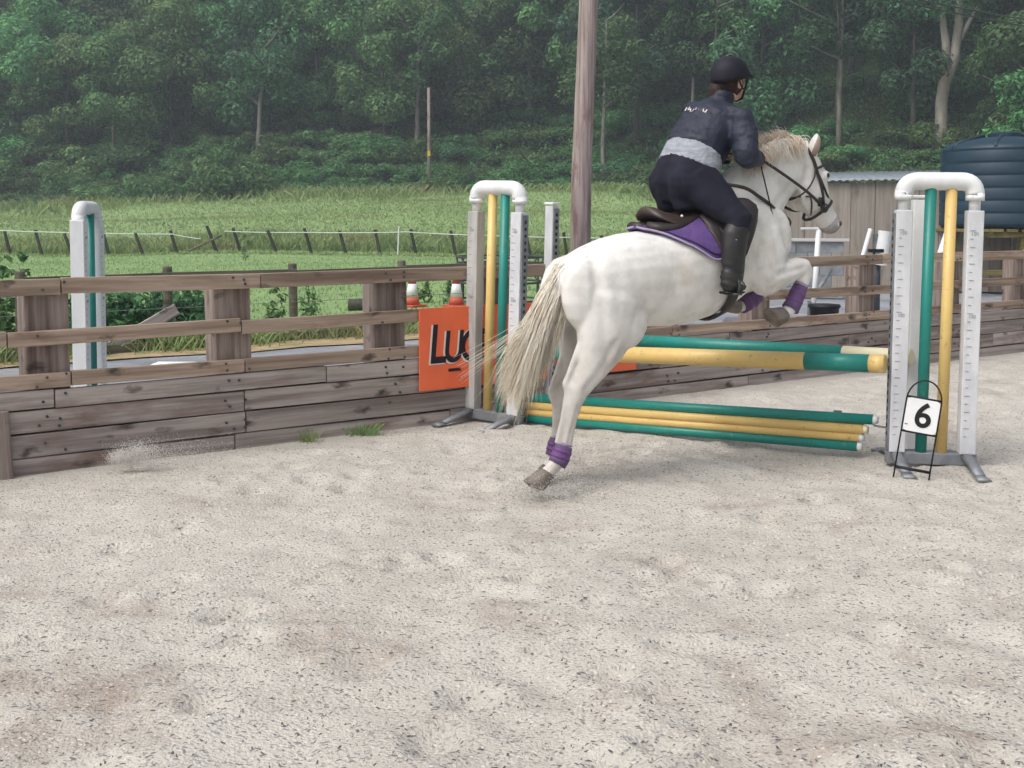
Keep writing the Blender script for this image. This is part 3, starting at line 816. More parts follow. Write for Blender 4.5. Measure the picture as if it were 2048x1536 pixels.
# loose white jump gear stacked behind the right fence
def wpole(label, p, q, r, m='white', name='loose_pole'):
    o = MB().tube([p, q], r, 14).obj(name, M[m], smooth=False)
    o.data.polygons.foreach_set('use_smooth', [len(f.vertices) == 4 for f in o.data.polygons])
    return tag(o, label, 'pole')
st = thing('pole_stand', 'white plastic upright with a short top arm standing behind the fence by the chest', 'jump upright', (4.12, 16.0, 0))
MB().tube([(4.10, 16.0, 0), (4.17, 16.0, 1.37)], .036, 14).obj('upright', M['white'], st, smooth=True)
MB().box((4.06, 16.0, 1.385), (.26, .06, .03)).obj('arm', M['white'], st, bevel=.005)
MB().box((4.05, 15.98, .2), (.04, .05, .4)).obj('bracket', M['galv'], st)
wpole('thin white pole leaning on the shed cladding left of the white pipe', (5.02, 17.3, .42), (5.36, 17.6, 1.36), .032)
wpole('grey pole propped at a slant low against the pen', (4.45, 17.0, .5), (5.0, 18.4, .72), .028, 'galv')
wpole('white pole leaning behind the yellow slat of the numbered wing', (5.72, 16.1, .55), (6.05, 16.3, 1.36), .05)
wp = thing('pipe_stub', 'stubby white pipe with an open round top on a dark bracket above the fence post', 'pipe', (5.33, 16.9, .8))
MB().tube([(5.30, 16.9, .85), (5.36, 16.9, 1.34)], .095, 20).obj('pipe', M['white'], wp, smooth=False)
MB().box((5.22, 16.86, 1.06), (.2, .12, .05)).obj('bracket', M['black'], wp, bevel=.006)
MB().tube([(5.26, 16.95, 0), (5.26, 16.95, 1.3)], .06, 12).obj('post', M['darksteel'], wp, smooth=True)
bk = thing('bucket', 'black plastic tub standing on the yard behind the fence rails', 'bucket', (4.05, 15.2, 0))
MB().lathe([(.15, 0), (.19, .36), (.21, .38), (.2, .41)], n=24).obj('tub', M['black'], bk, world=False, smooth=True)
tt_ = MB(); bag = np.random.default_rng(4)
tt_.loft([((2.6, 14.9, .1), .02, .05), ((2.75, 14.9, .14), .13, .25), ((3.1, 14.92, .15), .15, .3), ((3.5, 14.95, .12), .12, .28), ((3.7, 14.95, .08), .02, .08)], n=16)
tag(tt_.obj('tarpaulin', mat('grey_tarp', (.17, .17, .19), (.12, .12, .14), scale=(3, 3, 3), bump=.6, bscale=8, bdist=.05, rough=.6), smooth=True), 'crumpled grey tarpaulin lying low behind the fence under the horse', 'tarpaulin')
wpole('white pole lying on the yard behind the kickboards under the rider\'s boot', (2.75, 13.3, .17), (3.3, 13.7, .17), .04)


# ------------------------------------------------------------------ damp air over the valley
hz = MB(); hz.box((0, 95, 29.5), (170, 290, 62))
hzm = bpy.data.materials.new('haze_air'); hzm.use_nodes = True
hn = hzm.node_tree.nodes; hn.remove(hn['Principled BSDF'])
pv = hn.new('ShaderNodeVolumePrincipled'); pv.inputs['Density'].default_value = 0.0015; pv.inputs['Color'].default_value = (.80, .90, 1.0, 1); pv.inputs['Anisotropy'].default_value = 0.2
hzm.node_tree.links.new(pv.outputs[0], hn['Material Output'].inputs['Volume'])
tag(hz.obj('haze', hzm), kind='stuff')

# ------------------------------------------------------------------ vegetation
def leafmat(name, c1, c2, isl=.45, rnd=.42, tr=.3):
    return mat(name, c1, c2, rough=.6, scale=(.45, .45, .45), detail=3, lo=.35, hi=.65, spec=.25, island=isl, rand=rnd, trans=tr)
M['leafA'] = leafmat('leaf_ash', (.155, .285, .105), (.095, .20, .08), tr=.35)
M['leafB'] = leafmat('leaf_oak', (.105, .215, .08), (.062, .14, .06), tr=.35)
M['leafC'] = leafmat('leaf_bramble', (.12, .25, .085), (.075, .175, .065), tr=.35)
M['leafD'] = leafmat('leaf_dark', (.06, .13, .06), (.042, .095, .05))
M['bark'] = mat('tree_bark', (.20, .19, .16), (.10, .095, .085), rough=.9, scale=(3, 3, 1.2), bump=.7, bscale=18, bdist=.03)
M['barkdark'] = mat('tree_bark_dark', (.10, .095, .08), (.055, .05, .045), rough=.9, scale=(3, 3, 1.2), bump=.7, bscale=18, bdist=.03)

def leaf_cloud(name, centres, radii, n, size, m, seed, squash=.75, shell=.55):
    """many leaf-sized faces spread through overlapping clumps"""
    r = np.random.default_rng(seed)
    centres = np.asarray(centres, float); radii = np.asarray(radii, float)
    w = radii ** 2; idx = r.choice(len(centres), n, p=w / w.sum())
    d = r.normal(size=(n, 3)); d /= np.linalg.norm(d, axis=1)[:, None]
    rad = radii[idx] * (shell + (1 - shell) * r.random(n) ** .6) * (1 + .12 * r.normal(size=n))
    p = centres[idx] + d * rad[:, None] * np.array([1, 1, squash])
    nrm = d + r.normal(size=(n, 3)) * .42 + np.array([0, 0, .45]); nrm /= np.linalg.norm(nrm, axis=1)[:, None]
    t = np.cross(nrm, r.normal(size=(n, 3))); t /= np.linalg.norm(t, axis=1)[:, None]
    b = np.cross(nrm, t)
    s = size * r.uniform(.55, 1.3, n)
    V = np.zeros((n, 4, 3))
    for i, (a, c) in enumerate(((-1, 0), (-.1, -.42), (1, 0), (-.1, .42))):
        V[:, i] = p + t * (a * s)[:, None] + b * (c * s)[:, None] + nrm * (0.12 * s * (1 if i in (1, 3) else -1))[:, None]
    F = (np.arange(n) * 4)[:, None] + np.array([[0, 1, 2, 3]])
    me = bpy.data.meshes.new(name); quads_into(me, V.reshape(-1, 3), F); me.materials.append(m)
    return me
def trunk_mesh(name, h, r0, limbs, seed, m, fork=None, lean=.3):
    r = random.Random(seed); mb = MB()
    lx, ly = r.uniform(-lean, lean), r.uniform(-lean, lean)
    pts = [(lx * t * t + r.uniform(-.06, .06) * t * 2, ly * t * t + r.uniform(-.06, .06), -.4 + (h + .4) * t) for t in np.linspace(0, 1, 7)]
    rr = [r0 * (1.25 if i == 0 else 1) * (1 - .6 * i / 6) for i in range(7)]
    mb.tube(pts, rr, 9)
    for k in range(limbs):
        b = pts[3 + k % 4]; a = r.uniform(0, 6.28); L = r.uniform(1.6, 3.2)
        up = r.uniform(.4, 1.0)
        q = [(b[0] + math.cos(a) * L * t, b[1] + math.sin(a) * L * t, b[2] + up * L * t ** 1.2) for t in (0, .35, .7, 1)]
        mb.tube(q, [r0 * .5, r0 * .36, r0 * .24, r0 * .1], 7)
    if fork:
        for q, rads in fork: mb.tube(q, rads, 9)
    return mb.mesh(name, (m,), smooth=True)
protos = []
for k in range(7):
    r = np.random.default_rng(100 + k)
    tall = k in (4, 5, 6)
    h = [10.5, 9.5, 11.5, 8.5, 13.5, 12.5, 14][k]; base = [2.2, 1.6, 2.6, 1.4, 5.2, 4.4, 6.0][k]
    nc = 17
    c, rad = [], []
    for i in range(nc):
        zz = base + (h - base) * (i + .5) / nc
        f = (zz - base) / (h - base)
        spread = (3.0 if not tall else 2.3) * math.sin(math.pi * (.18 + .74 * f)) + .3
        a = r.uniform(0, 6.28); q = spread * math.sqrt(r.random()) * 1.05
        c.append((q * math.cos(a), q * math.sin(a), zz)); rad.append(r.uniform(1.0, 1.9) * (1 if not tall else .85))
    lm = M[['leafA', 'leafB', 'leafA', 'leafB', 'leafB', 'leafD', 'leafD'][k]]
    crown = leaf_cloud('crown', c, rad, 9000 if not tall else 7500, .20 if not tall else .19, lm, 200 + k, shell=.72)
    trunk = trunk_mesh('trunk', h * .8, .17 + .02 * (k % 3), 6, 300 + k, M['bark' if k in (0, 4, 6) else 'barkdark'])
    protos.append((crown, trunk))
def tree(proto, X, Y, s, rz, label, group=None, dz=0, sz=1.0):
    t = thing('broadleaf_tree', label, 'tree', (X, Y, float(land(X, Y)) - .1 + dz), rz, group)
    t.scale = (s, s, s * sz)
    link('crown', proto[0], t); link('trunk', proto[1], t)
    return t
wood_labels = ('leafy tree in the front row of the wood left of the telegraph pole', 'broadleaf tree inside the hillside wood left of the telegraph pole',
               'darker tree at the front edge of the wood right of the telegraph pole', 'broadleaf tree deep in the dark hillside wood right of the telegraph pole')
rt_ = random.Random(5)
for row in range(7):
    d = 8.5 + row * 5.4
    X = -64 + rt_.uniform(0, 4)
    while X < 66:
        Y = float(foot(X)) + d + rt_.uniform(-2, 2)
        if abs(X) < Y * .53:
            right = X / Y > .06
            if row == 0: pk = rt_.choice([1, 5, 3, 6] if right else [0, 1, 2, 3, 0])
            else: pk = rt_.choice([4, 5, 6, 5, 3, 1] if right else [0, 1, 2, 4, 1])
            tree(protos[pk], X, Y, rt_.uniform(.85, 1.2), rt_.uniform(0, 6.28), wood_labels[(row > 0) + 2 * (X / Y > .062)], ('front', 'inner', 'right front', 'right inner')[(row > 0) + 2 * (X / Y > .062)] + ' trees of the wood on the hillside')
        X += rt_.uniform(3.6, 5.4) if row < 3 else rt_.uniform(4.5, 6.5)
# trees that stand out
def px_at(px, Y): return (px - 1024) / 2350 * Y
def named_tree(px, Y, label, crown_c, crown_r, n, leaf, trunk, size=.17):
    X = px_at(px, Y)
    t = thing('broadleaf_tree', label, 'tree', (X, Y, float(land(X, Y)) - .1))
    link('trunk', trunk, t)
    if crown_c is not None: link('crown', leaf_cloud('crown', crown_c, crown_r, n, size, leaf, int(px)), t)
    return t
fk = MB()
fk.tube([(0, 0, -.5), (.02, 0, 1.5), (.0, 0, 3.0), (.15, 0, 4.2), (.75, 0, 5.8), (1.0, 0, 8), (1.1, .2, 11)], [.46, .40, .38, .40, .34, .27, .14], 12)
fk.tube([(.1, 0, 4.0), (.25, 0, 5.2), (.2, 0, 6.8), (-.05, 0, 8.4), (-.2, .1, 11)], [.30, .31, .26, .2, .12], 10)
fk.tube([(.9, 0, 6.6), (1.6, .1, 8), (2.4, .2, 9.4)], [.2, .15, .08], 8)
rr = np.random.default_rng(77)
named_tree(1876, 76, 'pale grey tree with a forked trunk standing above the dark tank', [(rr.uniform(-3, 3.4), rr.uniform(-1.5, 2.5), rr.uniform(8.5, 13)) for _ in range(24)], [1.2] * 24, 5000, M['leafB'], fk.mesh('trunk', (mat('pale_bark', (.34, .31, .26), (.20, .18, .155), rough=.9, scale=(2, 2, .8), bump=.6, bscale=14, bdist=.04),), smooth=True))
for px, Y, h, r0, lab in ((1205, 84, 13, .20, 'slender pale trunked tree just right of the telegraph pole'), (520, 92, 9, .24, 'tree with a bare leaning lower trunk above the left bush'),
                          (835, 92, 11, .22, 'slim grey tree just left of the thin utility pole'), (1418, 84, 14, .16, 'thin straight tree whose pale stem rises over the rider\'s helmet'),
                          (1795, 86, 12, .22, 'tree with a slanting bare stem between the rider and the forked tree')):
    rr = np.random.default_rng(int(px))
    named_tree(px, Y, lab, [(rr.uniform(-2.2, 2.2), rr.uniform(-1, 2.5), rr.uniform(h * .5, h)) for _ in range(20)], [1.2] * 20, 4500, M['leafB'], trunk_mesh('trunk', h * .92, r0, 6, int(px), M['bark'], lean=.9))
named_tree(2050, 70, 'light green young tree at the right edge above the tank', [(rr.uniform(-1.8, 1.8), rr.uniform(-1.5, 1.5), rr.uniform(.8, 7)) for _ in range(26)], [1.0] * 26, 6500, M['leafC'], trunk_mesh('trunk', 6, .16, 5, 9, M['bark']))
for px, Y, h, lab in ((95, 95, 12, 'big pale green spreading tree at the far left of the wood'), (345, 94, 11, 'broad bright crowned tree above the pale sapling bush'), (640, 96, 12.5, 'wide rounded tree at mid left between the bare trunk and the utility pole')):
    rr = np.random.default_rng(int(px)); cc, rd = [], []
    for k in range(16):
        f = (k + .5) / 16; a = rr.uniform(0, 6.28); q = (1.2 + 3.4 * math.sin(math.pi * (.25 + .7 * f))) * math.sqrt(rr.random())
        cc.append((q * math.cos(a), q * math.sin(a), 2.8 + (h - 2.8) * f)); rd.append(rr.uniform(1.3, 2.1))
    named_tree(px, Y, lab, cc, rd, 11000, M['leafA'], trunk_mesh('trunk', h * .8, .24, 6, int(px), M['barkdark']), .21)
# bushes along the foot of the wood
bushes = []
for k in range(5):
    r = np.random.default_rng(400 + k); c, rad = [], []
    for i in range(14):
        a = r.uniform(0, 6.28); q = 1.5 * math.sqrt(r.random())
        c.append((q * math.cos(a), q * math.sin(a) * .8, .35 + r.uniform(0, 1.3) * (1.2 - q / 1.8))); rad.append(r.uniform(.45, .85))
    bushes.append((leaf_cloud('foliage', c, rad, 3600, .115, M[('leafA', 'leafC', 'leafC', 'leafB', 'leafC')[k]], 500 + k),
                   trunk_mesh('stem', 1.1, .05, 5, 600 + k, M['barkdark'])))
X = -52
n_b = 0
while X < 40:
    for lane in range(5):
        Y = float(foot(X)) + (-1.2, 1.6, 4.4, 7.2, 10.5)[lane] + rt_.uniform(-.9, .9); xx = X + rt_.uniform(-1, 1)
        if abs(xx) < Y * .5:
            k = rt_.randrange(5)
            b = thing('bush', ('green bush in the thick bramble belt below the wood left of the telegraph pole', 'green bush on the ferny bank below the wood right of the telegraph pole')[int(xx / Y > .062)], 'bush', (xx, Y, float(land(xx, Y)) - .15), rt_.uniform(0, 6.28), ('bushes along the foot of the wood', 'bushes on the right bank')[int(xx / Y > .062)])
            s = rt_.uniform(.55, 1.05) * (1.35 if X < -12 and lane > 0 else 1.0); b.scale = (s * 1.25, s * 1.25, s)
            link('foliage', bushes[k][0], b); link('stem', bushes[k][1], b); n_b += 1
    X += rt_.uniform(2.2, 3.1)
for px, Y, s, lab in ((300, 82.5, 1.25, 'bright pale green sapling bush in front of the dark hedge left of centre'), (455, 83.5, 1.75, 'large rounded hazel bush bulging out at the edge of the meadow')):
    X = px_at(px, Y); b = thing('bush', lab, 'bush', (X, Y, float(land(X, Y)) - .15)); b.scale = (s, s, s)
    link('foliage', bushes[1][0], b); link('stem', bushes[1][1], b)
# fern and bramble layer on the bank: one mass
r = np.random.default_rng(31)
n = 4200
xs = r.uniform(-62, 46, n); ys = foot(xs) + 44 * r.random(n) ** 1.3 - 1.5
ok = np.abs(xs) < ys * .5; xs, ys = xs[ok], ys[ok]
tag(link('undergrowth', leaf_cloud('undergrowth', np.stack([xs, ys, land(xs, ys) + .25], -1), r.uniform(.4, 1.1, len(xs)), 110000, .17, M['leafB'], 32, squash=.6)),
    'low ferns and brambles covering the steep bank under the trees', 'undergrowth', kind='stuff')

# grass: short sward in the field, ranker strips on the meadow and along the fences
def grass(name, X, Y, h, w, m, seed, z=None, lean=.5):
    r = np.random.default_rng(seed); n = len(X)
    Z = land(X, Y) - .06 if z is None else np.full(n, z)
    a = r.uniform(0, np.pi, n); hh = h * r.uniform(.5, 1.3, n); dx, dy = np.cos(a) * w, np.sin(a) * w
    lx, ly = r.normal(size=n) * hh * lean, r.normal(size=n) * hh * lean
    V = np.zeros((n, 4, 3))
    V[:, 0] = np.stack([X - dx, Y - dy, Z], -1); V[:, 1] = np.stack([X + dx, Y + dy, Z], -1)
    V[:, 2] = np.stack([X + dx * .3 + lx, Y + dy * .3 + ly, Z + hh], -1); V[:, 3] = np.stack([X - dx * .3 + lx * 1.05, Y - dy * .3 + ly * 1.05, Z + hh * .97], -1)
    F = (np.arange(n) * 4)[:, None] + np.array([[0, 1, 2, 3]])
    me = bpy.data.meshes.new(name); quads_into(me, V.reshape(-1, 3), F); me.materials.append(m)
    return tag(link(name, me), kind='stuff')
M['grass'] = mat('grass_blade', (.28, .42, .165), (.22, .345, .135), rough=.7, scale=(.5, .5, .5), island=.2, trans=.35, spec=.2)
M['rank'] = mat('rank_grass_blade', (.30, .38, .16), (.225, .315, .13), rough=.75, scale=(.35, .35, .35), island=.22, trans=.3, c3=(.30, .29, .15), s3=(.25, .25, .25), spec=.2)
def scatter(n, x0, x1, y0, y1, seed, p=1.0):
    r = np.random.default_rng(seed); Y = y0 + (y1 - y0) * r.random(n) ** p; X = r.uniform(x0, x1, n)
    ok = np.abs(X) < Y * .5
    return X[ok], Y[ok]
def off_yard(X, Y):
    b = (X - FA[0]) * FN[0] + (Y - FA[1]) * FN[1]; a = (X - FA[0]) * FD[0] + (Y - FA[1]) * FD[1]
    ok = (b < -6.3) & ~((a > 8.3 + 1.1 * (-b - 5.45)) & (b > -16.2))
    return X[ok], Y[ok]
X, Y = off_yard(*scatter(70000, -24, 24, 13, 49, 41, 1.3)); grass('field_grass', X, Y, .05, .014, M['grass'], 42)
X, Y = scatter(110000, -40, 30, 48.5, 86, 43, 1.1); grass('meadow_grass', X, Y, .10, .03, M['rank'], 44, lean=.8)
X, Y = scatter(16000, -26, 10, 50.8, 55, 45); grass('tall_meadow_strip', X, Y, .42, .035, M['rank'], 46)
r = np.random.default_rng(47)
t = r.uniform(-7, 6, 9000); q = SP[5] ; X = q.x + dS.x * t * 1.0 - nS.x * r.normal(size=9000) * .28; Y = q.y + dS.y * t - nS.y * r.normal(size=9000) * .28
keep = vnoise(t * .9, t * 0 + 7, 4) + r.random(9000) * .5 > .12
grass('fence_foot_grass', X[keep], Y[keep], .22, .012, M['rank'], 48, z=-.05)
# tufts growing through the sand at the kickboards
for px, nn, lab in ((715, 140, 'small green grass tuft growing at the foot of the kickboards below the orange board'), (605, 60, 'thin dry weed tuft at the foot of the left kickboards')):
    a = a_of_px(px); c = fence_pt(a, .07)
    o = grass('grass_tuft', c.x + r.normal(size=nn) * (.07 if nn > 100 else .03), c.y + r.normal(size=nn) * (.04 if nn > 100 else .02), .08, .004, M['grass'] if nn > 100 else M['rank'], px, z=-.01)
    del o['kind']; tag(o, lab, 'grass tuft')
r = np.random.default_rng(49); X = r.uniform(-48, 32, 15000); Y = foot(X) - 1.2 - np.abs(r.normal(size=15000)) * 2.6 + vnoise(X * .35, X * 0 + 2, 8) * 4
grass('wood_edge_grass', X, Y, .55, .05, M['rank'], 50, lean=.6)
# nettles and docks
def plants(name, label, pts, n, size, m, seed, hh, cat='weeds', kind='stuff', group=None):
    r = np.random.default_rng(seed); c, rad = [], []
    for x, y in pts:
        for k in range(6): c.append((x + r.normal() * .06, y + r.normal() * .06, hh * (.15 + .8 * k / 5))); rad.append(.13 * (1.25 - k / 6))
    o = link(name, leaf_cloud(name, c, rad, n, size, m, seed, squash=.9, shell=.2)); tag(o, label, cat, group, kind)
    return o
r = np.random.default_rng(51)
def on_line(t0, t1, n, off, sp):
    t = r.uniform(t0, t1, n); d = off + r.normal(size=n) * sp
    return [(SP[5].x + dS.x * a - nS.x * b, SP[5].y + dS.y * a - nS.y * b) for a, b in zip(t, d)]
plants('nettles', 'bank of dark green nettles behind the stock fence at the left', on_line(-2.9, -.9, 90, .7, .3), 9000, .06, M['leafB'], 52, .62)
plants('nettles', 'tall nettle clump at the far left edge beyond the rails', on_line(-5.5, -3.0, 80, 1.0, .5), 9000, .065, M['leafA'], 53, 1.15)
for k, (px, Y, h) in enumerate(((548, 16.6, .62), (620, 18.5, .45), (905, 21.5, .5), (845, 22, .4), (492, 40, 1.5))):
    lab = ('tall dock weed standing in the field left of the second rail gap', 'short dock weed near the log in the field', 'dark weed between the two traffic cones', 'low weed in the field near the left traffic cone', 'thin young sapling standing in the field in front of the stakes')[k]
    o = plants('dock_weed' if k < 4 else 'sapling', lab, [(px_at(px, Y), Y)], 160, .05, M['leafA'], 60 + k, h, 'weed' if k < 4 else 'sapling', 'thing')

# ------------------------------------------------------------------ the grey horse (s along it, r to its right, z up)
HO = Vector((.1104, 6.484, 0)); HU = Vector((.8988, .4384, 0)); HR = Vector((.4384, -.8988, 0))
def H(s, r, z): return HO + HU * s + HR * r + Vector((0, 0, z))
class HB(MB):
    """collector whose input is in horse coordinates"""
    def world(s):
        o = MB(); o.v = [tuple(H(*p)) for p in s.v]; o.f = s.f; o.mi = s.mi; return o
def hobj(name, hb, m, parent, smooth=True): return hb.world().obj(name, m, parent, smooth=smooth)
coat = mat('grey_coat', (.765, .75, .725), (.62, .605, .58), rough=.6, scale=(6.5, 6.5, 6.5), detail=8, lo=.42, hi=.70, c3=(.50, .455, .39), s3=(2.6, 2.6, 2.6), lo3=.48, hi3=.80, bump=.12, bscale=120, bdist=.004, spec=.3)
# a lightly soiled lower leg: worn into the coat by height on the leg
def soil(m, z0, z1, c):
    nt = m.node_tree; N, L = nt.nodes, nt.links
    b = N['Principled BSDF']; src = b.inputs['Base Color'].links[0].from_socket
    tc = [n for n in N if n.type == 'TEX_COORD'][0]
    sp = N.new('ShaderNodeSeparateXYZ'); L.new(tc.outputs['Object'], sp.inputs[0])
    mr = N.new('ShaderNodeMapRange'); mr.inputs['From Min'].default_value = z0; mr.inputs['From Max'].default_value = z1
    mr.inputs['To Min'].default_value = .5; mr.inputs['To Max'].default_value = 0.0
    L.new(sp.outputs[2], mr.inputs['Value'])
    n = N.new('ShaderNodeTexNoise'); n.inputs['Scale'].default_value = 14; n.inputs['Detail'].default_value = 5
    L.new(tc.outputs['Object'], n.inputs['Vector'])
    mu = N.new('ShaderNodeMath'); mu.operation = 'MULTIPLY'; L.new(mr.outputs[0], mu.inputs[0]); L.new(n.outputs[0], mu.inputs[1])
    mu2 = N.new('ShaderNodeMath'); mu2.operation = 'MULTIPLY'; mu2.inputs[1].default_value = 1.5; L.new(mu.outputs[0], mu2.inputs[0])
    mx = N.new('ShaderNodeMix'); mx.data_type = 'RGBA'; L.new(mu2.outputs[0], mx.inputs[0]); L.new(src, mx.inputs[6]); mx.inputs[7].default_value = (*c, 1)
    L.new(mx.outputs[2], b.inputs['Base Color'])
soil(coat, .25, .95, (.36, .30, .23))
horse = thing('horse', 'light grey horse jumping the green and yellow spread with its forelegs tucked up', 'horse', HO)

TS = [.13, .17, .24, .34, .46, .58, .72, .85, 1.0, 1.15, 1.28, 1.38, 1.48, 1.58, 1.655, 1.70]
TT = [1.20, 1.255, 1.315, 1.365, 1.41, 1.437, 1.452, 1.475, 1.53, 1.62, 1.72, 1.74, 1.70, 1.62, 1.53, 1.45]
TB = [1.08, 1.02, .98, .94, .915, .905, .895, .89, .905, .94, .99, 1.05, 1.12, 1.19, 1.26, 1.32]
TW = [.10, .16, .205, .245, .268, .275, .272, .28, .288, .285, .27, .25, .23, .20, .15, .08]
def trunk_pt(s, t, off=0.0):
    """point on the barrel: t = 0 on the spine, 90 degrees on the right flank"""
    top, bot, w = interp(s, TS, TT), interp(s, TS, TB), interp(s, TS, TW)
    h = (top - bot) / 2 + off; w = w + off
    q = R(t); c, sn = math.cos(q), math.sin(q)
    e = 2 / 2.25
    return (s, w * math.copysign(abs(sn) ** e, sn), (top + bot) / 2 + h * math.copysign(abs(c) ** e, c))
hb = HB()
rings = []
for s in TS:
    rings.append([trunk_pt(s, q) for q in np.linspace(0, 360, 25)[:-1]])
n = 24; vs = [p for rg in rings for p in rg]; fs = []
for i in range(len(TS) - 1):
    for j in range(n): fs.append((i * n + j, i * n + (j + 1) % n, (i + 1) * n + (j + 1) % n, (i + 1) * n + j))
fs.append(tuple(range(n))); fs.append(tuple(range((len(TS) - 1) * n, len(TS) * n))[::-1])
hb.add(vs, fs)
# neck and head
hb.loft([((1.34, 0, 1.475), .30, .18), ((1.445, 0, 1.595), .265, .15), ((1.545, 0, 1.70), .225, .115), ((1.66, 0, 1.785), .182, .098), ((1.77, 0, 1.83), .15, .088), ((1.87, 0, 1.84), .12, .08), ((1.90, 0, 1.83), .07, .05)])
hb.loft([((1.865, 0, 1.93), .06, .055), ((1.88, 0, 1.875), .10, .085), ((1.91, 0, 1.765), .135, .096), ((1.955, 0, 1.665), .118, .082), ((2.01, 0, 1.585), .093, .064), ((2.06, 0, 1.53), .072, .055), ((2.105, 0, 1.485), .066, .056), ((2.13, 0, 1.455), .048, .046), ((2.14, 0, 1.443), .02, .02)], ex=2.3)
for sg_ in (-1, 1):
    hb.ball((1.90, sg_ * .062, 1.68), (.10, .045, .12))            # cheek
    hb.ball((1.985, sg_ * .072, 1.785), (.05, .032, .035))         # eye socket
    hb.ball((2.125, sg_ * .038, 1.487), (.032, .022, .026))        # nostril
    ear = [((1.895, sg_ * .055, 1.90), .04, .034), ((1.905, sg_ * .062, 1.95), .036, .042), ((1.92, sg_ * .066, 2.00), .026, .034), ((1.935, sg_ * .064, 2.045), .009, .010)] if sg_ > 0 else \
          [((1.905, sg_ * .055, 1.90), .035, .03), ((1.935, sg_ * .06, 1.945), .03, .034), ((1.955, sg_ * .064, 1.985), .02, .026), ((1.97, sg_ * .062, 2.01), .008, .009)]
    hb.loft(ear, n=12)
# hind legs
for sg_ in (1, -1):
    if sg_ > 0:
        st = [((.47, .10, 1.22), .24, .12), ((.43, .13, 1.05), .235, .145), ((.39, .145, .90), .19, .125), ((.335, .15, .77), .135, .092), ((.28, .145, .665), .088, .066), ((.215, .138, .575), .066, .05), ((.185, .133, .50), .057, .045), ((.17, .13, .42), .044, .036), ((.15, .13, .32), .040, .033), ((.125, .13, .235), .044, .038), ((.10, .13, .19), .045, .04), ((.055, .13, .145), .037, .036), ((.025, .13, .118), .042, .042), ((.012, .13, .106), .02, .02)]
        hock = (.165, .134, .575)
    else:
        st = [((.47, -.10, 1.20), .22, .12), ((.44, -.13, 1.02), .205, .14), ((.41, -.14, .86), .165, .11), ((.365, -.14, .71), .115, .082), ((.31, -.135, .58), .076, .058), ((.265, -.13, .49), .062, .05), ((.255, -.13, .42), .053, .044), ((.25, -.13, .33), .041, .034), ((.23, -.13, .22), .043, .037), ((.22, -.13, .17), .043, .038), ((.19, -.13, .11), .036, .036), ((.175, -.13, .085), .04, .04), ((.17, -.13, .075), .02, .02)]
        hock = (.215, -.13, .495)
    hb.loft(st, n=18)
    hb.ball(hock, (.035, .03, .05)); hb.ball((hock[0] - .028, hock[1], hock[2] + .035), (.022, .02, .03))
    hb.loft([((hock[0] - .032, hock[1], hock[2] + .03), .017, .015), ((hock[0] + .01, hock[1] + sg_ * .004, hock[2] + .13), .019, .016), ((hock[0] + .07, hock[1] + sg_ * .008, hock[2] + .25), .03, .025)], n=12)
    k_ = 1 if sg_ > 0 else .1
    hb.loft([((hock[0] - .018 * k_, hock[1], hock[2] - .02), .018, .016), ((hock[0] - .045 * k_, hock[1], hock[2] - .16), .015, .014), ((hock[0] - .07 * k_ - .01, hock[1], hock[2] - .29), .017, .017)], n=12)
    hb.ball((.50, sg_ * .19, .95), (.13, .07, .16)); hb.ball((.27, sg_ * .125, 1.10), (.15, .10, .21)); hb.ball((.60, sg_ * .13, 1.28), (.22, .115, .13))
# forelegs
for sg_ in (1, -1):
    if sg_ > 0:
        st = [((1.42, .15, 1.45), .21, .09), ((1.45, .175, 1.27), .165, .10), ((1.52, .185, 1.165), .115, .09), ((1.61, .185, 1.20), .078, .068), ((1.70, .182, 1.23), .06, .054), ((1.745, .18, 1.232), .052, .05), ((1.762, .18, 1.195), .05, .048), ((1.745, .18, 1.145), .043, .042), ((1.72, .18, 1.095), .036, .034), ((1.685, .18, 1.035), .036, .034), ((1.655, .18, .985), .042, .038), ((1.62, .18, .95), .038, .036), ((1.59, .18, .945), .042, .042), ((1.58, .18, .945), .02, .02)]
    else:
        st = [((1.42, -.15, 1.43), .21, .09), ((1.46, -.175, 1.25), .16, .10), ((1.54, -.18, 1.13), .11, .088), ((1.62, -.18, 1.13), .075, .066), ((1.71, -.178, 1.145), .058, .052), ((1.755, -.175, 1.135), .05, .048), ((1.765, -.175, 1.10), .047, .045), ((1.72, -.17, 1.06), .038, .036), ((1.65, -.165, 1.02), .035, .033), ((1.58, -.16, .992), .042, .038), ((1.53, -.155, .972), .036, .036), ((1.50, -.155, .977), .04, .04), ((1.49, -.155, .982), .02, .02)]
    hb.loft(st, n=18)
    hb.ball((1.52, sg_ * .14, 1.40), (.15, .09, .20)); hb.ball((1.44, sg_ * .20, 1.18), (.11, .07, .12))
body = fused_obj('body', hb.world(), coat, horse, .009, 10)

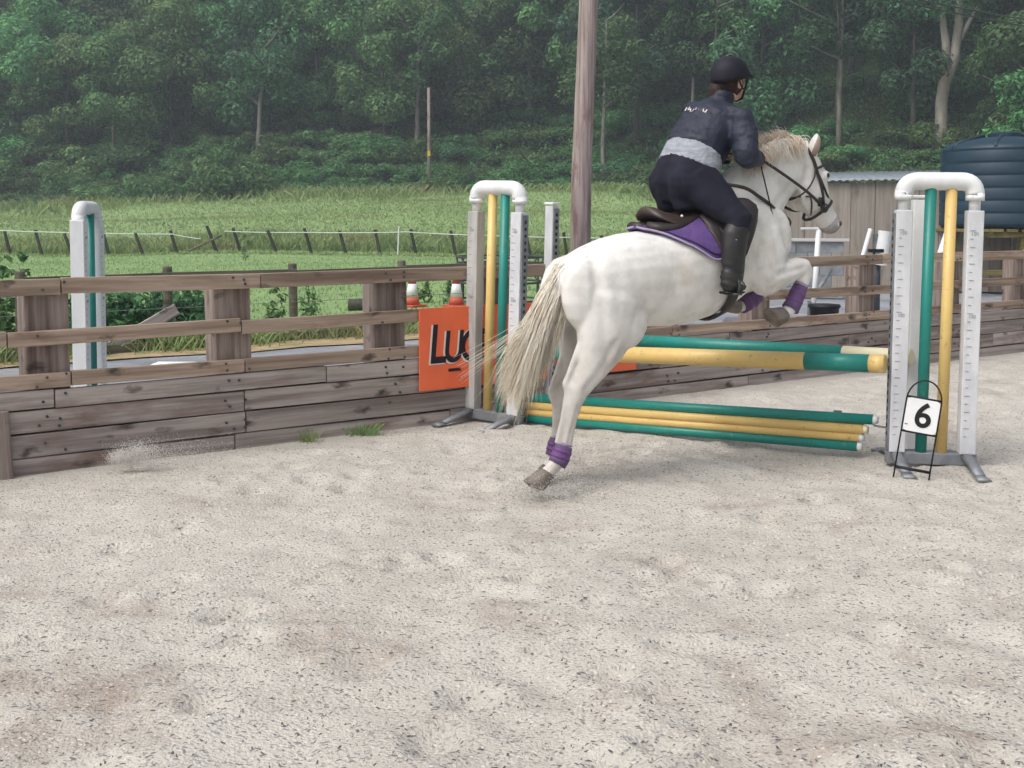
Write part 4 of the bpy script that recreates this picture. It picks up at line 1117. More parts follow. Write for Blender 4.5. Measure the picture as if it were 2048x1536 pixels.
# the hollows between the muscles, pressed into the skin
def hollows(o, lines, side=True):
    me = o.data; off = wloc(o)
    n = len(me.vertices); co = np.empty(n * 3); me.vertices.foreach_get('co', co); co = co.reshape(-1, 3)
    no = np.empty(n * 3); me.vertices.foreach_get('normal', no); no = no.reshape(-1, 3)
    w = co + np.array(off) - np.array(HO); s = w @ np.array(HU); rr_ = w @ np.array(HR); z = w[:, 2]
    nr = np.abs(no @ np.array(HR))
    disp = np.zeros(n)
    for pts, depth, sig, rmin in lines:
        best = np.full(n, 9.0)
        for (a, b), (c, d) in zip(pts[:-1], pts[1:]):
            vx, vy = c - a, d - b; t = np.clip(((s - a) * vx + (z - b) * vy) / (vx * vx + vy * vy), 0, 1)
            best = np.minimum(best, np.hypot(s - a - t * vx, z - b - t * vy))
        g = depth * (np.exp(-(best / sig) ** 2) - .45 * np.exp(-((best - sig * 2.1) / sig) ** 2))
        disp -= g * np.clip((nr - .25) / .4, 0, 1) * (np.abs(rr_) > rmin)
    co += no * disp[:, None]
    me.vertices.foreach_set('co', co.ravel()); me.update()
hollows(body, [([(.30, 1.30), (.29, 1.12), (.31, .95), (.33, .80)], .006, .028, .03), ([(.80, 1.30), (.76, 1.12), (.70, .96)], .004, .045, .05),
               ([(1.30, 1.60), (1.37, 1.42), (1.40, 1.24)], .011, .026, .05), ([(1.44, 1.70), (1.55, 1.53), (1.58, 1.38)], .010, .03, .03), ([(1.55, 1.58), (1.72, 1.71)], .009, .024, .02),
               ([(1.845, 1.83), (1.825, 1.72), (1.86, 1.61), (1.93, 1.55)], .009, .016, .02), ([(1.945, 1.735), (2.03, 1.60)], .005, .012, .02), ([(.38, .84), (.30, .66), (.235, .58)], .006, .018, .02),
               ([(1.50, 1.20), (1.60, 1.21), (1.70, 1.225)], .007, .016, .05), ([(1.36, 1.20), (1.44, 1.10), (1.54, 1.12)], .010, .022, .05), ([(.20, .50), (.165, .36), (.13, .24)], .004, .009, .02)])
hoofm = mat('hoof_horn', (.22, .19, .16), (.13, .11, .095), rough=.6, scale=(8, 8, 30))
M['hoofp'] = hoofm
def hoof(c, d, lat, ln=.085, r0=.046, r1=.062):
    """c coronet centre, d towards the toe"""
    c, d = Vector(c), Vector(d).normalized()
    lat = Vector(lat); f = lat.cross(d)
    o = HB()
    vs = []
    for k, (t, rr) in enumerate(((-.012, r0 * .9), (0, r0), (ln * .55, (r0 + r1) / 2), (ln, r1), (ln * 1.02, r1 * .9))):
        for j in range(18):
            q = 2 * math.pi * j / 18
            a = math.cos(q)
            vs.append(c + d * (t * (1 if a > -.3 else .86)) + f * (a * rr * (1.12 if a > 0 else .92)) + lat * (math.sin(q) * rr) + f * t * .25)
    fs = [(i * 18 + j, i * 18 + (j + 1) % 18, (i + 1) * 18 + (j + 1) % 18, (i + 1) * 18 + j) for i in range(4) for j in range(18)]
    fs += [tuple(range(18))[::-1], tuple(range(72, 90))]
    o.add(vs, fs)
    return hobj('hoof', o, hoofm, horse)
hoof((.026, .13, .118), (-.62, 0, -.80), (0, 1, 0), .10); hoof((.178, -.13, .088), (-.35, 0, -.93), (0, 1, 0), .075)
hoof((1.60, .18, .943), (-.85, .05, -.45), (0, 1, 0), .09, .05, .068); hoof((1.505, -.155, .975), (-.98, 0, .05), (0, 1, 0), .085, .05, .064)
eye = HB()
for sg_ in (-1, 1): eye.ball((1.995, sg_ * .083, 1.785), (.024, .02, .022))
eyeo = hobj('eyes', eye, mat('horse_eye', (.01, .008, .007), rough=.1, spec=.6), horse)
ei = HB(); ei.loft([((1.889, .085, 1.905), .006, .02), ((1.907, .0985, 1.955), .006, .025), ((1.922, .096, 2.0), .005, .016), ((1.932, .085, 2.025), .002, .005)], lat=(1, 0, -.2), n=10)
hobj('ear_lining', ei, mat('ear_inside', (.34, .27, .225), rough=.9), horse)
nz = HB()
for sg_ in (-1, 1): nz.ball((2.14, sg_ * .052, 1.488), (.013, .009, .016))
hobj('nostrils', nz, mat('nostril', (.09, .075, .075), rough=.8), horse)
mz = HB(); mz.loft([((2.085, 0, 1.505), .071, .0595), ((2.11, 0, 1.48), .0685, .0585), ((2.133, 0, 1.455), .051, .0485), ((2.145, 0, 1.44), .02, .02)], n=20, ex=2.3)
hobj('muzzle', mz, mat('grey_muzzle', (.46, .43, .43), (.30, .28, .29), rough=.7, scale=(14, 14, 14)), horse)

# mane and tail hair
def hair(name, strands, m, parent, r0):
    n = len(strands); V, F = [], []
    rs = np.random.default_rng(9)
    for P in strands:
        P = np.asarray(P); k = len(P)
        t = np.gradient(P, axis=0); t /= np.linalg.norm(t, axis=1)[:, None] + 1e-9
        a = np.cross(t, rs.normal(size=3)); a /= np.linalg.norm(a, axis=1)[:, None] + 1e-9
        b = np.cross(t, a)
        w = r0 * rs.uniform(.6, 1.3) * (1 - np.linspace(0, 1, k) ** 3 * .85)[:, None]
        o = sum(len(x) for x in V)
        V.append(np.stack([P + a * w, P - a * w * .5 + b * w * .87, P - a * w * .5 - b * w * .87], 1).reshape(-1, 3))
        for i in range(k - 1):
            for j in range(3): F.append((o + i * 3 + j, o + i * 3 + (j + 1) % 3, o + (i + 1) * 3 + (j + 1) % 3, o + (i + 1) * 3 + j))
    V = np.concatenate(V); W = np.array(HO)[None] * 0 + V[:, :1] * np.array(HU) + V[:, 1:2] * np.array(HR) + V[:, 2:] * np.array([0, 0, 1])
    me = bpy.data.meshes.new(name); quads_into(me, W, np.array(F)); me.materials.append(m)
    me.polygons.foreach_set('use_smooth', [True] * len(me.polygons))
    return link(name, me, parent)
def bez(p, n=9):
    p = [np.array(q, float) for q in p]; t = np.linspace(0, 1, n)[:, None]
    if len(p) == 4: return p[0] * (1 - t) ** 3 + 3 * p[1] * t * (1 - t) ** 2 + 3 * p[2] * t * t * (1 - t) + p[3] * t ** 3
    return p[0] * (1 - t) ** 2 + 2 * p[1] * t * (1 - t) + p[2] * t * t
hr = np.random.default_rng(15)
def tailset(n, seed):
    out = []; hr = np.random.default_rng(seed)
    for c in range(n):
        f = hr.random()                         # 0 = outer (upper left) side, 1 = inner side near the leg
        e0 = np.array([-.20 + .30 * f, hr.normal() * .06, .55 + .20 * f * f + .10 * abs(f - .3) + hr.normal() * .06])
        if c == 3: e0 = np.array([-.47 + hr.normal() * .03, hr.normal() * .03, .70 + hr.normal() * .012])
        ph = hr.uniform(3, 9, 3); amp = hr.normal(size=3) * np.array([.009, .008, .005])
        for k in range(22):
            j = hr.normal(size=3) * .012
            f2 = np.clip(f + hr.normal() * .07, 0, 1)
            root = np.array([.30 - .13 * (1 - f2) * hr.random() , hr.normal() * .032, 1.325 - .03 * (1 - f2)]) ; root[2] -= max(0, .28 - root[0]) * .25 + hr.random() * .04
            p1 = np.array([.115 + .125 * f2, j[1] * 2, 1.235 - .02 * f2]) + hr.normal(size=3) * .008
            p2 = np.array([-.02 + .165 * f2, e0[1] * .6 + j[1], .94 + .05 * f2]) + j * 2.0
            en = e0 + np.array([hr.normal() * .022, hr.normal() * .022, hr.normal() * .05])
            q = bez((root, p1, p2, en), 14); tt = np.linspace(0, 1, 14)[:, None]
            q = q + np.sin(tt * ph[0] + ph[1]) * amp[None] * tt + np.sin(tt * 17 + ph[2] + k * .12) * hr.normal(size=3)[None] * .004 * tt
            out.append(q)
    return out
M['tailhair'] = mat('tail_hair', (.92, .89, .82), (.86, .79, .66), rough=.5, scale=(9, 9, 3), island=.1, trans=.15, spec=.3)
M['manehair'] = mat('mane_hair', (.86, .82, .75), (.76, .62, .48), rough=.55, scale=(12, 12, 12), island=.2, trans=.15, spec=.3)
soil(M['tailhair'], .50, 1.30, (.72, .58, .36))
hair('tail', tailset(165, 15), M['tailhair'], horse, .0023)
dock = HB(); dock.loft([((.36, 0, 1.325), .045, .05), ((.28, 0, 1.30), .043, .045), ((.205, 0, 1.235), .036, .038), ((.15, 0, 1.15), .028, .028), ((.11, 0, 1.05), .014, .014)], n=14)
hobj('tail_dock', dock, coat, horse)
ms = []
for c in range(80):
    t = hr.random(); s0 = 1.40 + .41 * t; zc = interp(s0, [1.36, 1.46, 1.57, 1.70, 1.80, 1.88], [1.79, 1.86, 1.925, 1.965, 1.975, 1.965])
    fl = hr.random() < .35
    for k in range(12):
        j = hr.normal(size=3) * .012
        root = np.array([s0 + j[0], j[1] * .5, zc - .012])
        if fl: p = (root, root + np.array([-.005, .02, .05]) + j, root + np.array([-.06, .02 + j[1], .07 + j[2] * 2]), root + np.array([-.10, .0, .075]) + hr.normal(size=3) * .025)
        else:
            g = hr.normal(size=3) * .022
            p = (root, root + np.array([.0, .03, .07]) + j, root + np.array([-.02, .10, .055]) + g, root + np.array([-.025, .115, -.045]) + g + hr.normal(size=3) * .022)
        ms.append(bez(p, 8))
hair('mane', ms, M['manehair'], horse, .0024)

# leg boots: top-level things strapped on
purple = mat('purple_boot', (.125, .08, .175), (.15, .095, .205), rough=.75, scale=(20, 20, 20), bump=.4, bscale=200, bdist=.002)
purple2 = mat('purple_shell', (.19, .07, .25), (.155, .06, .215), rough=.45, scale=(8, 8, 8))
lining = mat('boot_lining', (.46, .32, .50), rough=.9)
def leg_boot(label, st, lat=(0, 1, 0)):
    c = H(*st[1][0]); t = thing('fetlock_boot', label, 'horse boot', c, 0, 'purple horse boots')
    o = HB(); o.loft(st, n=20, ex=2.2, lat=lat); hobj('shell', o, purple, t)
    a, b = st[0], st[-1]
    o = HB(); d = (Vector(a[0]) - Vector(st[1][0])).normalized() * .006
    o.loft([(Vector(a[0]) + d, a[1] * .97, a[2] * .97), (Vector(a[0]) + d * 2.5, a[1] * .95, a[2] * .95)], n=18); hobj('lining_rim', o, lining, t)
    m0, m1 = Vector(st[1][0]), Vector(st[2][0])
    for f in (.15, .75):
        c = m0.lerp(m1, f); h_ = st[1][1] * (1 - f) + st[2][1] * f; w_ = st[1][2] * (1 - f) + st[2][2] * f; dd = (m1 - m0).normalized() * .009
        o = HB(); o.loft([(c - dd, h_ + .003, w_ + .003), (c + dd, h_ + .003, w_ + .003)], n=18, ex=2.2); hobj('strap', o, purple2, t)
    return t
leg_boot('purple fetlock boot on the trailing hind leg nearest the ground', [((.135, .13, .268), .048, .043), ((.125, .13, .245), .051, .047), ((.105, .13, .195), .054, .049), ((.088, .13, .168), .052, .046)])
leg_boot('purple boot on the hind leg hidden behind the nearer hind foot', [((.24, -.13, .255), .051, .045), ((.233, -.13, .23), .054, .048), ((.222, -.13, .18), .056, .051), ((.21, -.13, .15), .053, .048)])
leg_boot('purple tendon boot on the raised foreleg in front of the right fence rails', [((1.728, .18, 1.115), .044, .042), ((1.712, .18, 1.08), .047, .044), ((1.67, .18, 1.005), .051, .047), ((1.65, .18, .975), .054, .05)])
leg_boot('purple tendon boot on the foreleg tucked below the rider\'s foot', [((1.68, -.167, 1.037), .045, .043), ((1.65, -.165, 1.022), .048, .046), ((1.57, -.16, .987), .052, .05), ((1.545, -.157, .977), .052, .05)])

# ------------------------------------------------------------------ saddle pad, saddle, girth
def patch(svals, tlo, thi, off, th, nt=14):
    """slab hugging the barrel between two angles; closed, with thickness"""
    o = HB(); ns = len(svals)
    for lay in (0, 1):
        for i, s in enumerate(svals):
            for j in range(nt):
                t = tlo[i] + (thi[i] - tlo[i]) * j / (nt - 1)
                o.v.append(trunk_pt(s, t, off + lay * th))
    g = lambda l, i, j: l * ns * nt + i * nt + j
    for i in range(ns - 1):
        for j in range(nt - 1):
            o.f.append((g(0, i, j), g(0, i + 1, j), g(0, i + 1, j + 1), g(0, i, j + 1))); o.f.append((g(1, i, j), g(1, i, j + 1), g(1, i + 1, j + 1), g(1, i + 1, j)))
    for i in range(ns - 1):
        for j in (0, nt - 1): o.f.append((g(0, i, j), g(1, i, j), g(1, i + 1, j), g(0, i + 1, j)))
    for j in range(nt - 1):
        for i in (0, ns - 1): o.f.append((g(0, i, j), g(0, i, j + 1), g(1, i, j + 1), g(1, i, j)))
    o.mi = [0] * len(o.f)
    return o
purplepad = mat('purple_pad', (.09, .05, .18), (.115, .065, .21), rough=.9, scale=(18, 18, 18), bump=.6, bscale=70, bdist=.006)
pad = thing('saddle_pad', 'purple quilted saddle pad with pale piped edge under the brown saddle', 'saddle pad', H(1.0, 0, 1.5))
psv = list(np.linspace(.665, 1.17, 20))
pth = [interp(s, [.665, .72, .80, .88, .95, 1.0, 1.06, 1.2, 1.25, 1.27], [14, 27, 45, 59, 72, 80, 84, 84, 76, 62]) for s in psv]
hobj('pad', patch(psv, [-t for t in pth], pth, .012, .014, 40), purplepad, pad)
pipe = mat('pale_piping', (.36, .31, .44), rough=.8); pipe2 = mat('dark_binding', (.025, .015, .05), rough=.8)
for sg_ in (1, -1):
    for d, m, r_, nm in ((0, pipe, .006, 'piping'), (-3.6, pipe2, .006, 'binding')):
        o = HB(); o.tube([trunk_pt(psv[0] + (0 if not d else .012), sg_ * 2, .026)] + [trunk_pt(s + (0 if not d else .01), sg_ * (t + d), .025) for s, t in zip(psv, pth)], r_, 8); hobj(nm, o, m, pad)
leather = mat('brown_leather', (.04, .026, .022), (.065, .045, .037), rough=.45, scale=(6, 6, 6), bump=.2, bscale=160, bdist=.002, spec=.5)
leather2 = mat('dark_leather', (.022, .017, .017), (.035, .026, .025), rough=.5, scale=(6, 6, 6), spec=.45)
sad = thing('saddle', 'brown leather jumping saddle with dark flaps strapped over the purple pad', 'saddle', H(1.0, 0, 1.6))
o = HB()
seat = [(.72, 1.588, 1.556, .05), (.735, 1.592, 1.54, .11), (.77, 1.588, 1.525, .15), (.84, 1.562, 1.505, .165), (.92, 1.552, 1.50, .155), (1.0, 1.58, 1.525, .13), (1.06, 1.625, 1.56, .115), (1.11, 1.67, 1.60, .10), (1.15, 1.70, 1.63, .07), (1.16, 1.70, 1.66, .03)]
vs = []; n = 20
for s, tp_, bt_, w in seat:
    for j in range(n):
        q = 2 * math.pi * j / n
        rr = w * math.cos(q); zz = (tp_ + bt_) / 2 + (tp_ - bt_) / 2 * math.sin(q)
        vs.append((s, rr, zz - .55 * rr * rr / max(w, .01) * .5))
fs = [(i * n + j, i * n + (j + 1) % n, (i + 1) * n + (j + 1) % n, (i + 1) * n + j) for i in range(len(seat) - 1) for j in range(n)]
fs += [tuple(range(n)), tuple(range((len(seat) - 1) * n, len(seat) * n))]
o.add(vs, fs); hobj('seat', o, leather, sad)
o = HB()
for sg_ in (1, -1):
    o.loft([((.70, sg_ * .07, 1.475), .028, .05), ((.76, sg_ * .095, 1.46), .04, .075), ((.88, sg_ * .10, 1.475), .04, .075), ((.98, sg_ * .10, 1.51), .035, .06), ((1.05, sg_ * .10, 1.54), .03, .05)], n=14)
hobj('panels', o, leather2, sad)
fsv = list(np.linspace(1.0, 1.33, 16))
for sg_ in (1, -1):
    hi_ = [interp(s, [1.0, 1.03, 1.08, 1.14, 1.22, 1.28, 1.31, 1.33], [40, 66, 88, 94, 90, 80, 72, 62]) for s in fsv]
    lo_ = [interp(s, [1.0, 1.1, 1.2, 1.28, 1.33], [26, 24, 34, 48, 58]) for s in fsv]
    hobj('flap', patch(fsv, [sg_ * t for t in lo_], [sg_ * t for t in hi_], .028, .012), leather2, sad)
    o = HB(); o.tube([trunk_pt(s, sg_ * t, .036) for s, t in zip(fsv, hi_)], .007, 8); hobj('flap_edge', o, leather, sad)
o = patch([1.14, 1.17, 1.2, 1.22], [88] * 4, [272] * 4, .012, .014, 26); hobj('girth', o, leather2, sad)
o = HB(); o.tube([trunk_pt(1.06, 55, .05), (1.075, .345, 1.38), (1.10, .36, 1.19)], [.012] * 3, 6, flat=.4); hobj('stirrup_leather', o, leather2, sad)
o = HB(); o.tube([(1.11 + .012 * math.cos(q), .335 + .062 * math.sin(q), 1.15 - .058 * math.cos(q)) for q in np.linspace(.5, 5.78, 16)], .008, 8); o.box((1.11, .335, 1.093), (.05, .11, .012)); hobj('stirrup_iron', o, M['darksteel'], sad)
o = HB(); o.ball((.865, .18, 1.535), (.008, .008, .008)); hobj('rivet', o, M['inkwhite'], sad)

# ------------------------------------------------------------------ bridle, martingale strap, reins
strapm = mat('bridle_leather', (.03, .022, .02), (.045, .032, .028), rough=.5, scale=(9, 9, 9), spec=.4)
br = thing('bridle', 'dark brown leather bridle with long reins on the horse\'s head', 'bridle', H(1.95, 0, 1.7))
def strap(name, pts, r, parent, flat=.45, m=strapm, n=8, mid=True):
    if mid:
        P = [Vector(p) for p in pts]; out = []
        for i in range(len(P) - 1):
            a, b, c, d = P[max(i - 1, 0)], P[i], P[i + 1], P[min(i + 2, len(P) - 1)]
            for t in (0, .25, .5, .75):
                out.append(.5 * ((2 * b) + (c - a) * t + (2 * a - 5 * b + 4 * c - d) * t * t + (3 * b - a - 3 * c + d) * t ** 3))
        pts = out + [P[-1]]
    o = HB(); o.tube(pts, r, n); return hobj(name, o, m, parent)
for sg_ in (1, -1):
    strap('crown_strap', [(1.855, 0, 1.987), (1.86, sg_ * .055, 1.955), (1.885, sg_ * .092, 1.88), (1.90, sg_ * .104, 1.82)], .0105, br)
    strap('cheek_strap', [(1.90, sg_ * .104, 1.82), (1.925, sg_ * .112, 1.745), (1.95, sg_ * .104, 1.68), (1.985, sg_ * .078, 1.60)], .009, br)
    strap('face_strap', [(1.905, sg_ * .105, 1.81), (1.955, sg_ * .098, 1.735), (2.01, sg_ * .078, 1.665), (2.065, sg_ * .035, 1.64)], .0065, br)
    strap('browband', [(1.90, sg_ * .104, 1.825), (1.965, sg_ * .085, 1.845), (2.0, sg_ * .04, 1.865), (2.01, 0, 1.868)], .008, br)
    strap('noseband', [(2.085, 0, 1.635), (2.07, sg_ * .048, 1.625), (2.02, sg_ * .075, 1.59), (1.965, sg_ * .072, 1.555), (1.925, sg_ * .04, 1.52), (1.915, 0, 1.512)], .0095, br)
    strap('throat_lash', [(1.895, sg_ * .104, 1.835), (1.87, sg_ * .115, 1.76), (1.815, sg_ * .108, 1.685), (1.77, sg_ * .05, 1.64), (1.765, 0, 1.635)], .0055, br)
    o = HB(); o.tube([(1.99 + .026 * math.cos(q), sg_ * .078, 1.585 + .026 * math.sin(q)) for q in np.linspace(0, 6.283, 17)], .005, 7, cap=False); hobj('bit_ring', o, M['darksteel'], br)
strap('rein', [(1.475, .125, 1.865), (1.65, .145, 1.765), (1.82, .135, 1.672), (1.985, .082, 1.587)], .0095, br)
strap('rein', [(1.49, -.10, 1.88), (1.65, -.14, 1.74), (1.80, -.15, 1.63), (1.90, -.11, 1.57), (1.985, -.082, 1.587)], .0095, br)
o = HB(); o.box((1.93, .108, 1.622), (.02, .02, .055)); hobj('rein_stop', o, M['black'], br)
o = HB(); o.box((1.80, -.15, 1.632), (.02, .02, .05)); hobj('rein_stop', o, M['black'], br)
mg = thing('breastplate', 'dark leather breastplate strap slanting across the horse\'s neck and chest', 'breastplate', H(1.4, 0, 1.6))
strap('neck_strap', [(1.15, .115, 1.725), (1.27, .215, 1.70), (1.38, .215, 1.648), (1.50, .172, 1.60), (1.60, .105, 1.555), (1.64, 0, 1.545)], .0105, mg)
strap('neck_strap', [(1.15, -.115, 1.725), (1.27, -.215, 1.70), (1.38, -.215, 1.648), (1.50, -.172, 1.60), (1.60, -.105, 1.555), (1.64, 0, 1.545)], .0105, mg)
strap('martingale_strap', [(1.64, .02, 1.545), (1.70, .06, 1.535), (1.75, .05, 1.50), (1.755, .02, 1.46), (1.72, 0, 1.44)], .0055, mg)
strap('martingale_strap', [(1.64, .0, 1.55), (1.74, .03, 1.64), (1.86, .10, 1.655)], .005, mg)
strap('martingale_strap', [(1.86, .10, 1.655), (1.88, .09, 1.60), (1.89, .07, 1.54)], .005, mg)

# ------------------------------------------------------------------ the rider
pr = thing('person', 'rider in navy jacket, grey shirt, dark breeches and black helmet crouched over the horse', 'person', H(1.0, 0, 1.56))
skin = mat('skin', (.62, .39, .30), (.56, .33, .25), rough=.5, scale=(9, 9, 9), spec=.35)
navy = mat('navy_jacket', (.012, .015, .032), (.02, .024, .046), rough=.62, scale=(5, 5, 5), bump=.9, bscale=8, bdist=.04, spec=.4)
breech = mat('navy_breeches', (.013, .013, .024), (.02, .02, .034), rough=.85, scale=(7, 7, 7), bump=.4, bscale=14, bdist=.015, spec=.2)
grey = mat('grey_shirt', (.29, .31, .36), (.37, .39, .44), rough=.9, scale=(14, 14, 60), bump=.9, bscale=14, bdist=.03, spec=.1)
bootm = mat('black_boot', (.014, .014, .016), (.028, .027, .028), rough=.5, scale=(7, 7, 7), bump=.35, bscale=26, bdist=.01, spec=.45)
LAT = Vector((.11, .40, -.07)).normalized()
LM = Vector((.05, .42, -.03)).normalized()
def torso(d):
    return [((.985, 0, 1.66), .12 + d, .14 + d), ((.995, 0, 1.74), .155 + d, .19 + d), ((1.04, 0, 1.84), .145 + d, .18 + d, LM), ((1.09, .0, 1.93), .125 + d, .16 + d, LM), ((1.145, .0, 2.02), .13 + d, .17 + d, LAT), ((1.20, 0, 2.09), .13 + d, .19 + d, LAT), ((1.24, 0, 2.145), .10 + d, .18 + d, LAT), ((1.265, 0, 2.185), .06 + d, .11 + d, LAT)]
RS, LS = Vector((1.275, .18, 2.09)), Vector((1.185, -.15, 2.145))
RE, LE = Vector((1.235, .285, 1.87)), Vector((1.22, -.28, 1.95))
RH, LH = Vector((1.47, .115, 1.868)), Vector((1.475, -.10, 1.88))
HIPR, HIPL = Vector((1.03, .115, 1.73)), Vector((1.03, -.115, 1.73))
KR, KL = Vector((1.145, .335, 1.505)), Vector((1.145, -.335, 1.505))
AR, AL = Vector((1.095, .345, 1.19)), Vector((1.095, -.345, 1.19))
bodyb = HB()
bodyb.loft(torso(-.03), n=20)
bodyb.loft([((1.235, 0, 2.14), .065, .065), ((1.275, 0, 2.215), .056, .056), ((1.305, 0, 2.27), .058, .055)], n=16)
hd = Matrix.Rotation(R(12), 3, 'Y')
bodyb.ball((1.325, 0, 2.355), (.098, .078, .115), 20)
bodyb.ball((1.375, 0, 2.275), (.055, .05, .05), 16)            # jaw
bodyb.ball((1.425, 0, 2.312), (.018, .014, .022), 10)          # nose
bodyb.ball((1.415, 0, 2.277), (.014, .026, .012), 10)          # lips
bodyb.ball((1.405, 0, 2.247), (.022, .024, .02), 10)           # chin
for sg_ in (1, -1):
    bodyb.ball((1.32, sg_ * .082, 2.315), (.022, .012, .034), 10)       # ears
    bodyb.ball((1.392, sg_ * .042, 2.305), (.022, .022, .02), 10)       # cheekbones
for S, E_, Hn, K, A_, Hp in ((RS, RE, RH, KR, AR, HIPR), (LS, LE, LH, KL, AL, HIPL)):
    bodyb.loft([(S, .05, .05), (S.lerp(E_, .5), .046, .046), (E_, .042, .042)], n=14, lat=(1, 0, 0))
    d = (Hn - E_)
    bodyb.loft([(E_, .042, .042), (E_ + d * .4, .042, .04), (E_ + d * .85, .028, .03), (Hn, .024, .032)], n=14, lat=(0, 1, 0))
    bodyb.loft([(Hp, .10, .09), (Hp.lerp(K, .5), .075, .07), (K, .055, .05)], n=14, lat=(0, 1, 0))
    bodyb.loft([(K, .055, .05), (K.lerp(A_, .35) + Vector((-.02, 0, 0)), .058, .05), (A_, .036, .034), (A_ + Vector((.04, -.01, -.045)), .032, .035), (A_ + Vector((.08, -.03, -.055)), .022, .033)], n=14, lat=(0, 1, 0))
    # fingers closed on the rein
    d.normalize()
    sd_ = 1 if Hn.y > 0 else -1
    for q in range(4):
        b0_ = Hn + d * .03 + Vector((-.006 * q, 0, .022 - .016 * q))
        bodyb.tube([b0_ + Vector((0, sd_ * .022, 0)), b0_ + d * .035 + Vector((0, sd_ * .018, 0)), b0_ + d * .042 + Vector((0, -sd_ * .008, -.004)), b0_ + d * .012 + Vector((0, -sd_ * .018, -.006))], [.0085, .0082, .008, .0065], 8)
    bodyb.tube([Hn + Vector((0, -sd_ * .01, .022)), Hn + d * .03 + Vector((0, -sd_ * .012, .036)), Hn + d * .06 + Vector((0, 0, .034))], [.011, .010, .008], 8)
    bodyb.ball(Hn + d * .02, (.03, .026, .034), 12)
def headturn(mb, zmin=0):
    a = R(-14); out = []
    for p in mb.v:
        if p[2] > zmin:
            x, y = p[0] - 1.305, p[1]
            p = (1.305 + x * math.cos(a) - y * math.sin(a), x * math.sin(a) + y * math.cos(a), p[2])
        out.append(p)
    mb.v = out
headturn(bodyb, 2.225)
fused_obj('body', bodyb.world(), skin, pr, .0075, 3)
hb2 = HB(); hb2.ball((1.315, 0, 2.325), (.096, .084, .09), 20); hb2.loft([((1.245, -.02, 2.325), .035, .05), ((1.225, -.03, 2.275), .036, .05), ((1.215, -.035, 2.235), .026, .04), ((1.21, -.035, 2.21), .012, .02)], n=14)
headturn(hb2)
fused_obj('hair', hb2.world(), mat('auburn_hair', (.035, .014, .011), (.02, .010, .009), rough=.6, scale=(30, 30, 6)), pr, .009, 3)
# helmet
helm = HB()
ctr = Vector((1.325, 0, 2.37)); rot = Matrix.Rotation(R(-4), 3, 'Y')
nn_ = 28
vs = []
rows = [90, 76, 62, 48, 34, 20, 8, -4, -14]
for a in rows:
    for j in range(nn_):
        q = 2 * math.pi * j / nn_
        drop = 1 + (.14 if math.cos(q) < -.2 and a < 0 else 0)
        p = Vector((.131 * math.cos(R(a)) * math.cos(q), .110 * math.cos(R(a)) * math.sin(q), .118 * math.sin(R(a)) * drop))
        if a < 0: p.z += .012 * math.cos(q)
        vs.append(ctr + rot @ p)
fs = [(i * nn_ + j, i * nn_ + (j + 1) % nn_, (i + 1) * nn_ + (j + 1) % nn_, (i + 1) * nn_ + j) for i in range(len(rows) - 1) for j in range(nn_)]
fs.append(tuple(range((len(rows) - 1) * nn_, len(rows) * nn_)))
helm.add(vs, fs)
hm_ = mat('black_helmet', (.009, .008, .016), (.013, .012, .022), rough=.65, scale=(6, 6, 6), spec=.3, bump=.15, bscale=400, bdist=.001)
headturn(helm)
hob = hobj('helmet', helm, hm_, pr)
pk = HB(); vs = []
for k, (e, dz) in enumerate(((0, 0), (.022, -.004), (.044, -.012))):
    for j in range(15):
        q = R(-62 + 124 * j / 14); ee = e * math.cos(q * .9) ** .7 if abs(q) < R(61) else 0
        p = Vector(((.129 + ee) * math.cos(q), (.113 + ee * .4) * math.sin(q), .002 + dz)); vs.append(ctr + rot @ p)
for k in range(3):
    for j in range(15): vs.append(vs[k * 15 + j] + Vector((0, 0, -.007)))
fs = []
for l in (0, 45):
    for k in range(2):
        for j in range(14): fs.append((l + k * 15 + j, l + k * 15 + j + 1, l + (k + 1) * 15 + j + 1, l + (k + 1) * 15 + j))
for j in range(14): fs.append((30 + j, 31 + j, 76 + j, 75 + j)); fs.append((j, j + 1, 46 + j, 45 + j))
pk.add(vs, fs); headturn(pk); o = pk.world().obj('peak', hm_, hob, smooth=True)
hs_ = HB()
for sg_ in (1, -1):
    hs_.tube([(1.37, sg_ * .098, 2.345), (1.365, sg_ * .082, 2.29), (1.385, sg_ * .045, 2.235), (1.392, 0, 2.226)], .007, 7)
    hs_.tube([(1.285, sg_ * .10, 2.34), (1.33, sg_ * .09, 2.29), (1.366, sg_ * .08, 2.285)], .006, 7)
headturn(hs_); hs_.world().obj('chin_strap', M['black'], hob, smooth=True)
bt = HB(); bt.ball(ctr + Vector((0, 0, .119)), (.012, .012, .006), 10); headturn(bt); bt.world().obj('button', hm_, hob, smooth=True)
# breeches
bb = HB()
bb.loft([((.985, 0, 1.61), .115, .13), ((.992, 0, 1.71), .165, .19), ((1.005, 0, 1.79), .168, .20), ((1.045, 0, 1.855), .15, .19, LM), ((1.055, 0, 1.875), .13, .175, LM)], n=22)
for Hp, K, sg_ in ((HIPR, KR, 1), (HIPL, KL, -1)):
    bb.ball(Hp + Vector((-.07, -.01 * sg_, .0)), (.125, .108, .13)); bb.loft([(Hp + Vector((-.08, -.04 * sg_, -.05)), .10, .075), (Hp + Vector((-.075, -.03 * sg_, -.16)), .07, .06)], n=14)
    bb.loft([(Hp + Vector((-.02, 0, .02)), .15, .115), (Hp.lerp(K, .35), .128, .10), (Hp.lerp(K, .7), .103, .087), (K + Vector((.008, 0, .005)), .082, .072), (K.lerp(AR if sg_ > 0 else AL, .28), .066, .058)], n=18, lat=(.25, 1, 0))
fused_obj('breeches', bb.world(), breech, pr, .011, 5)
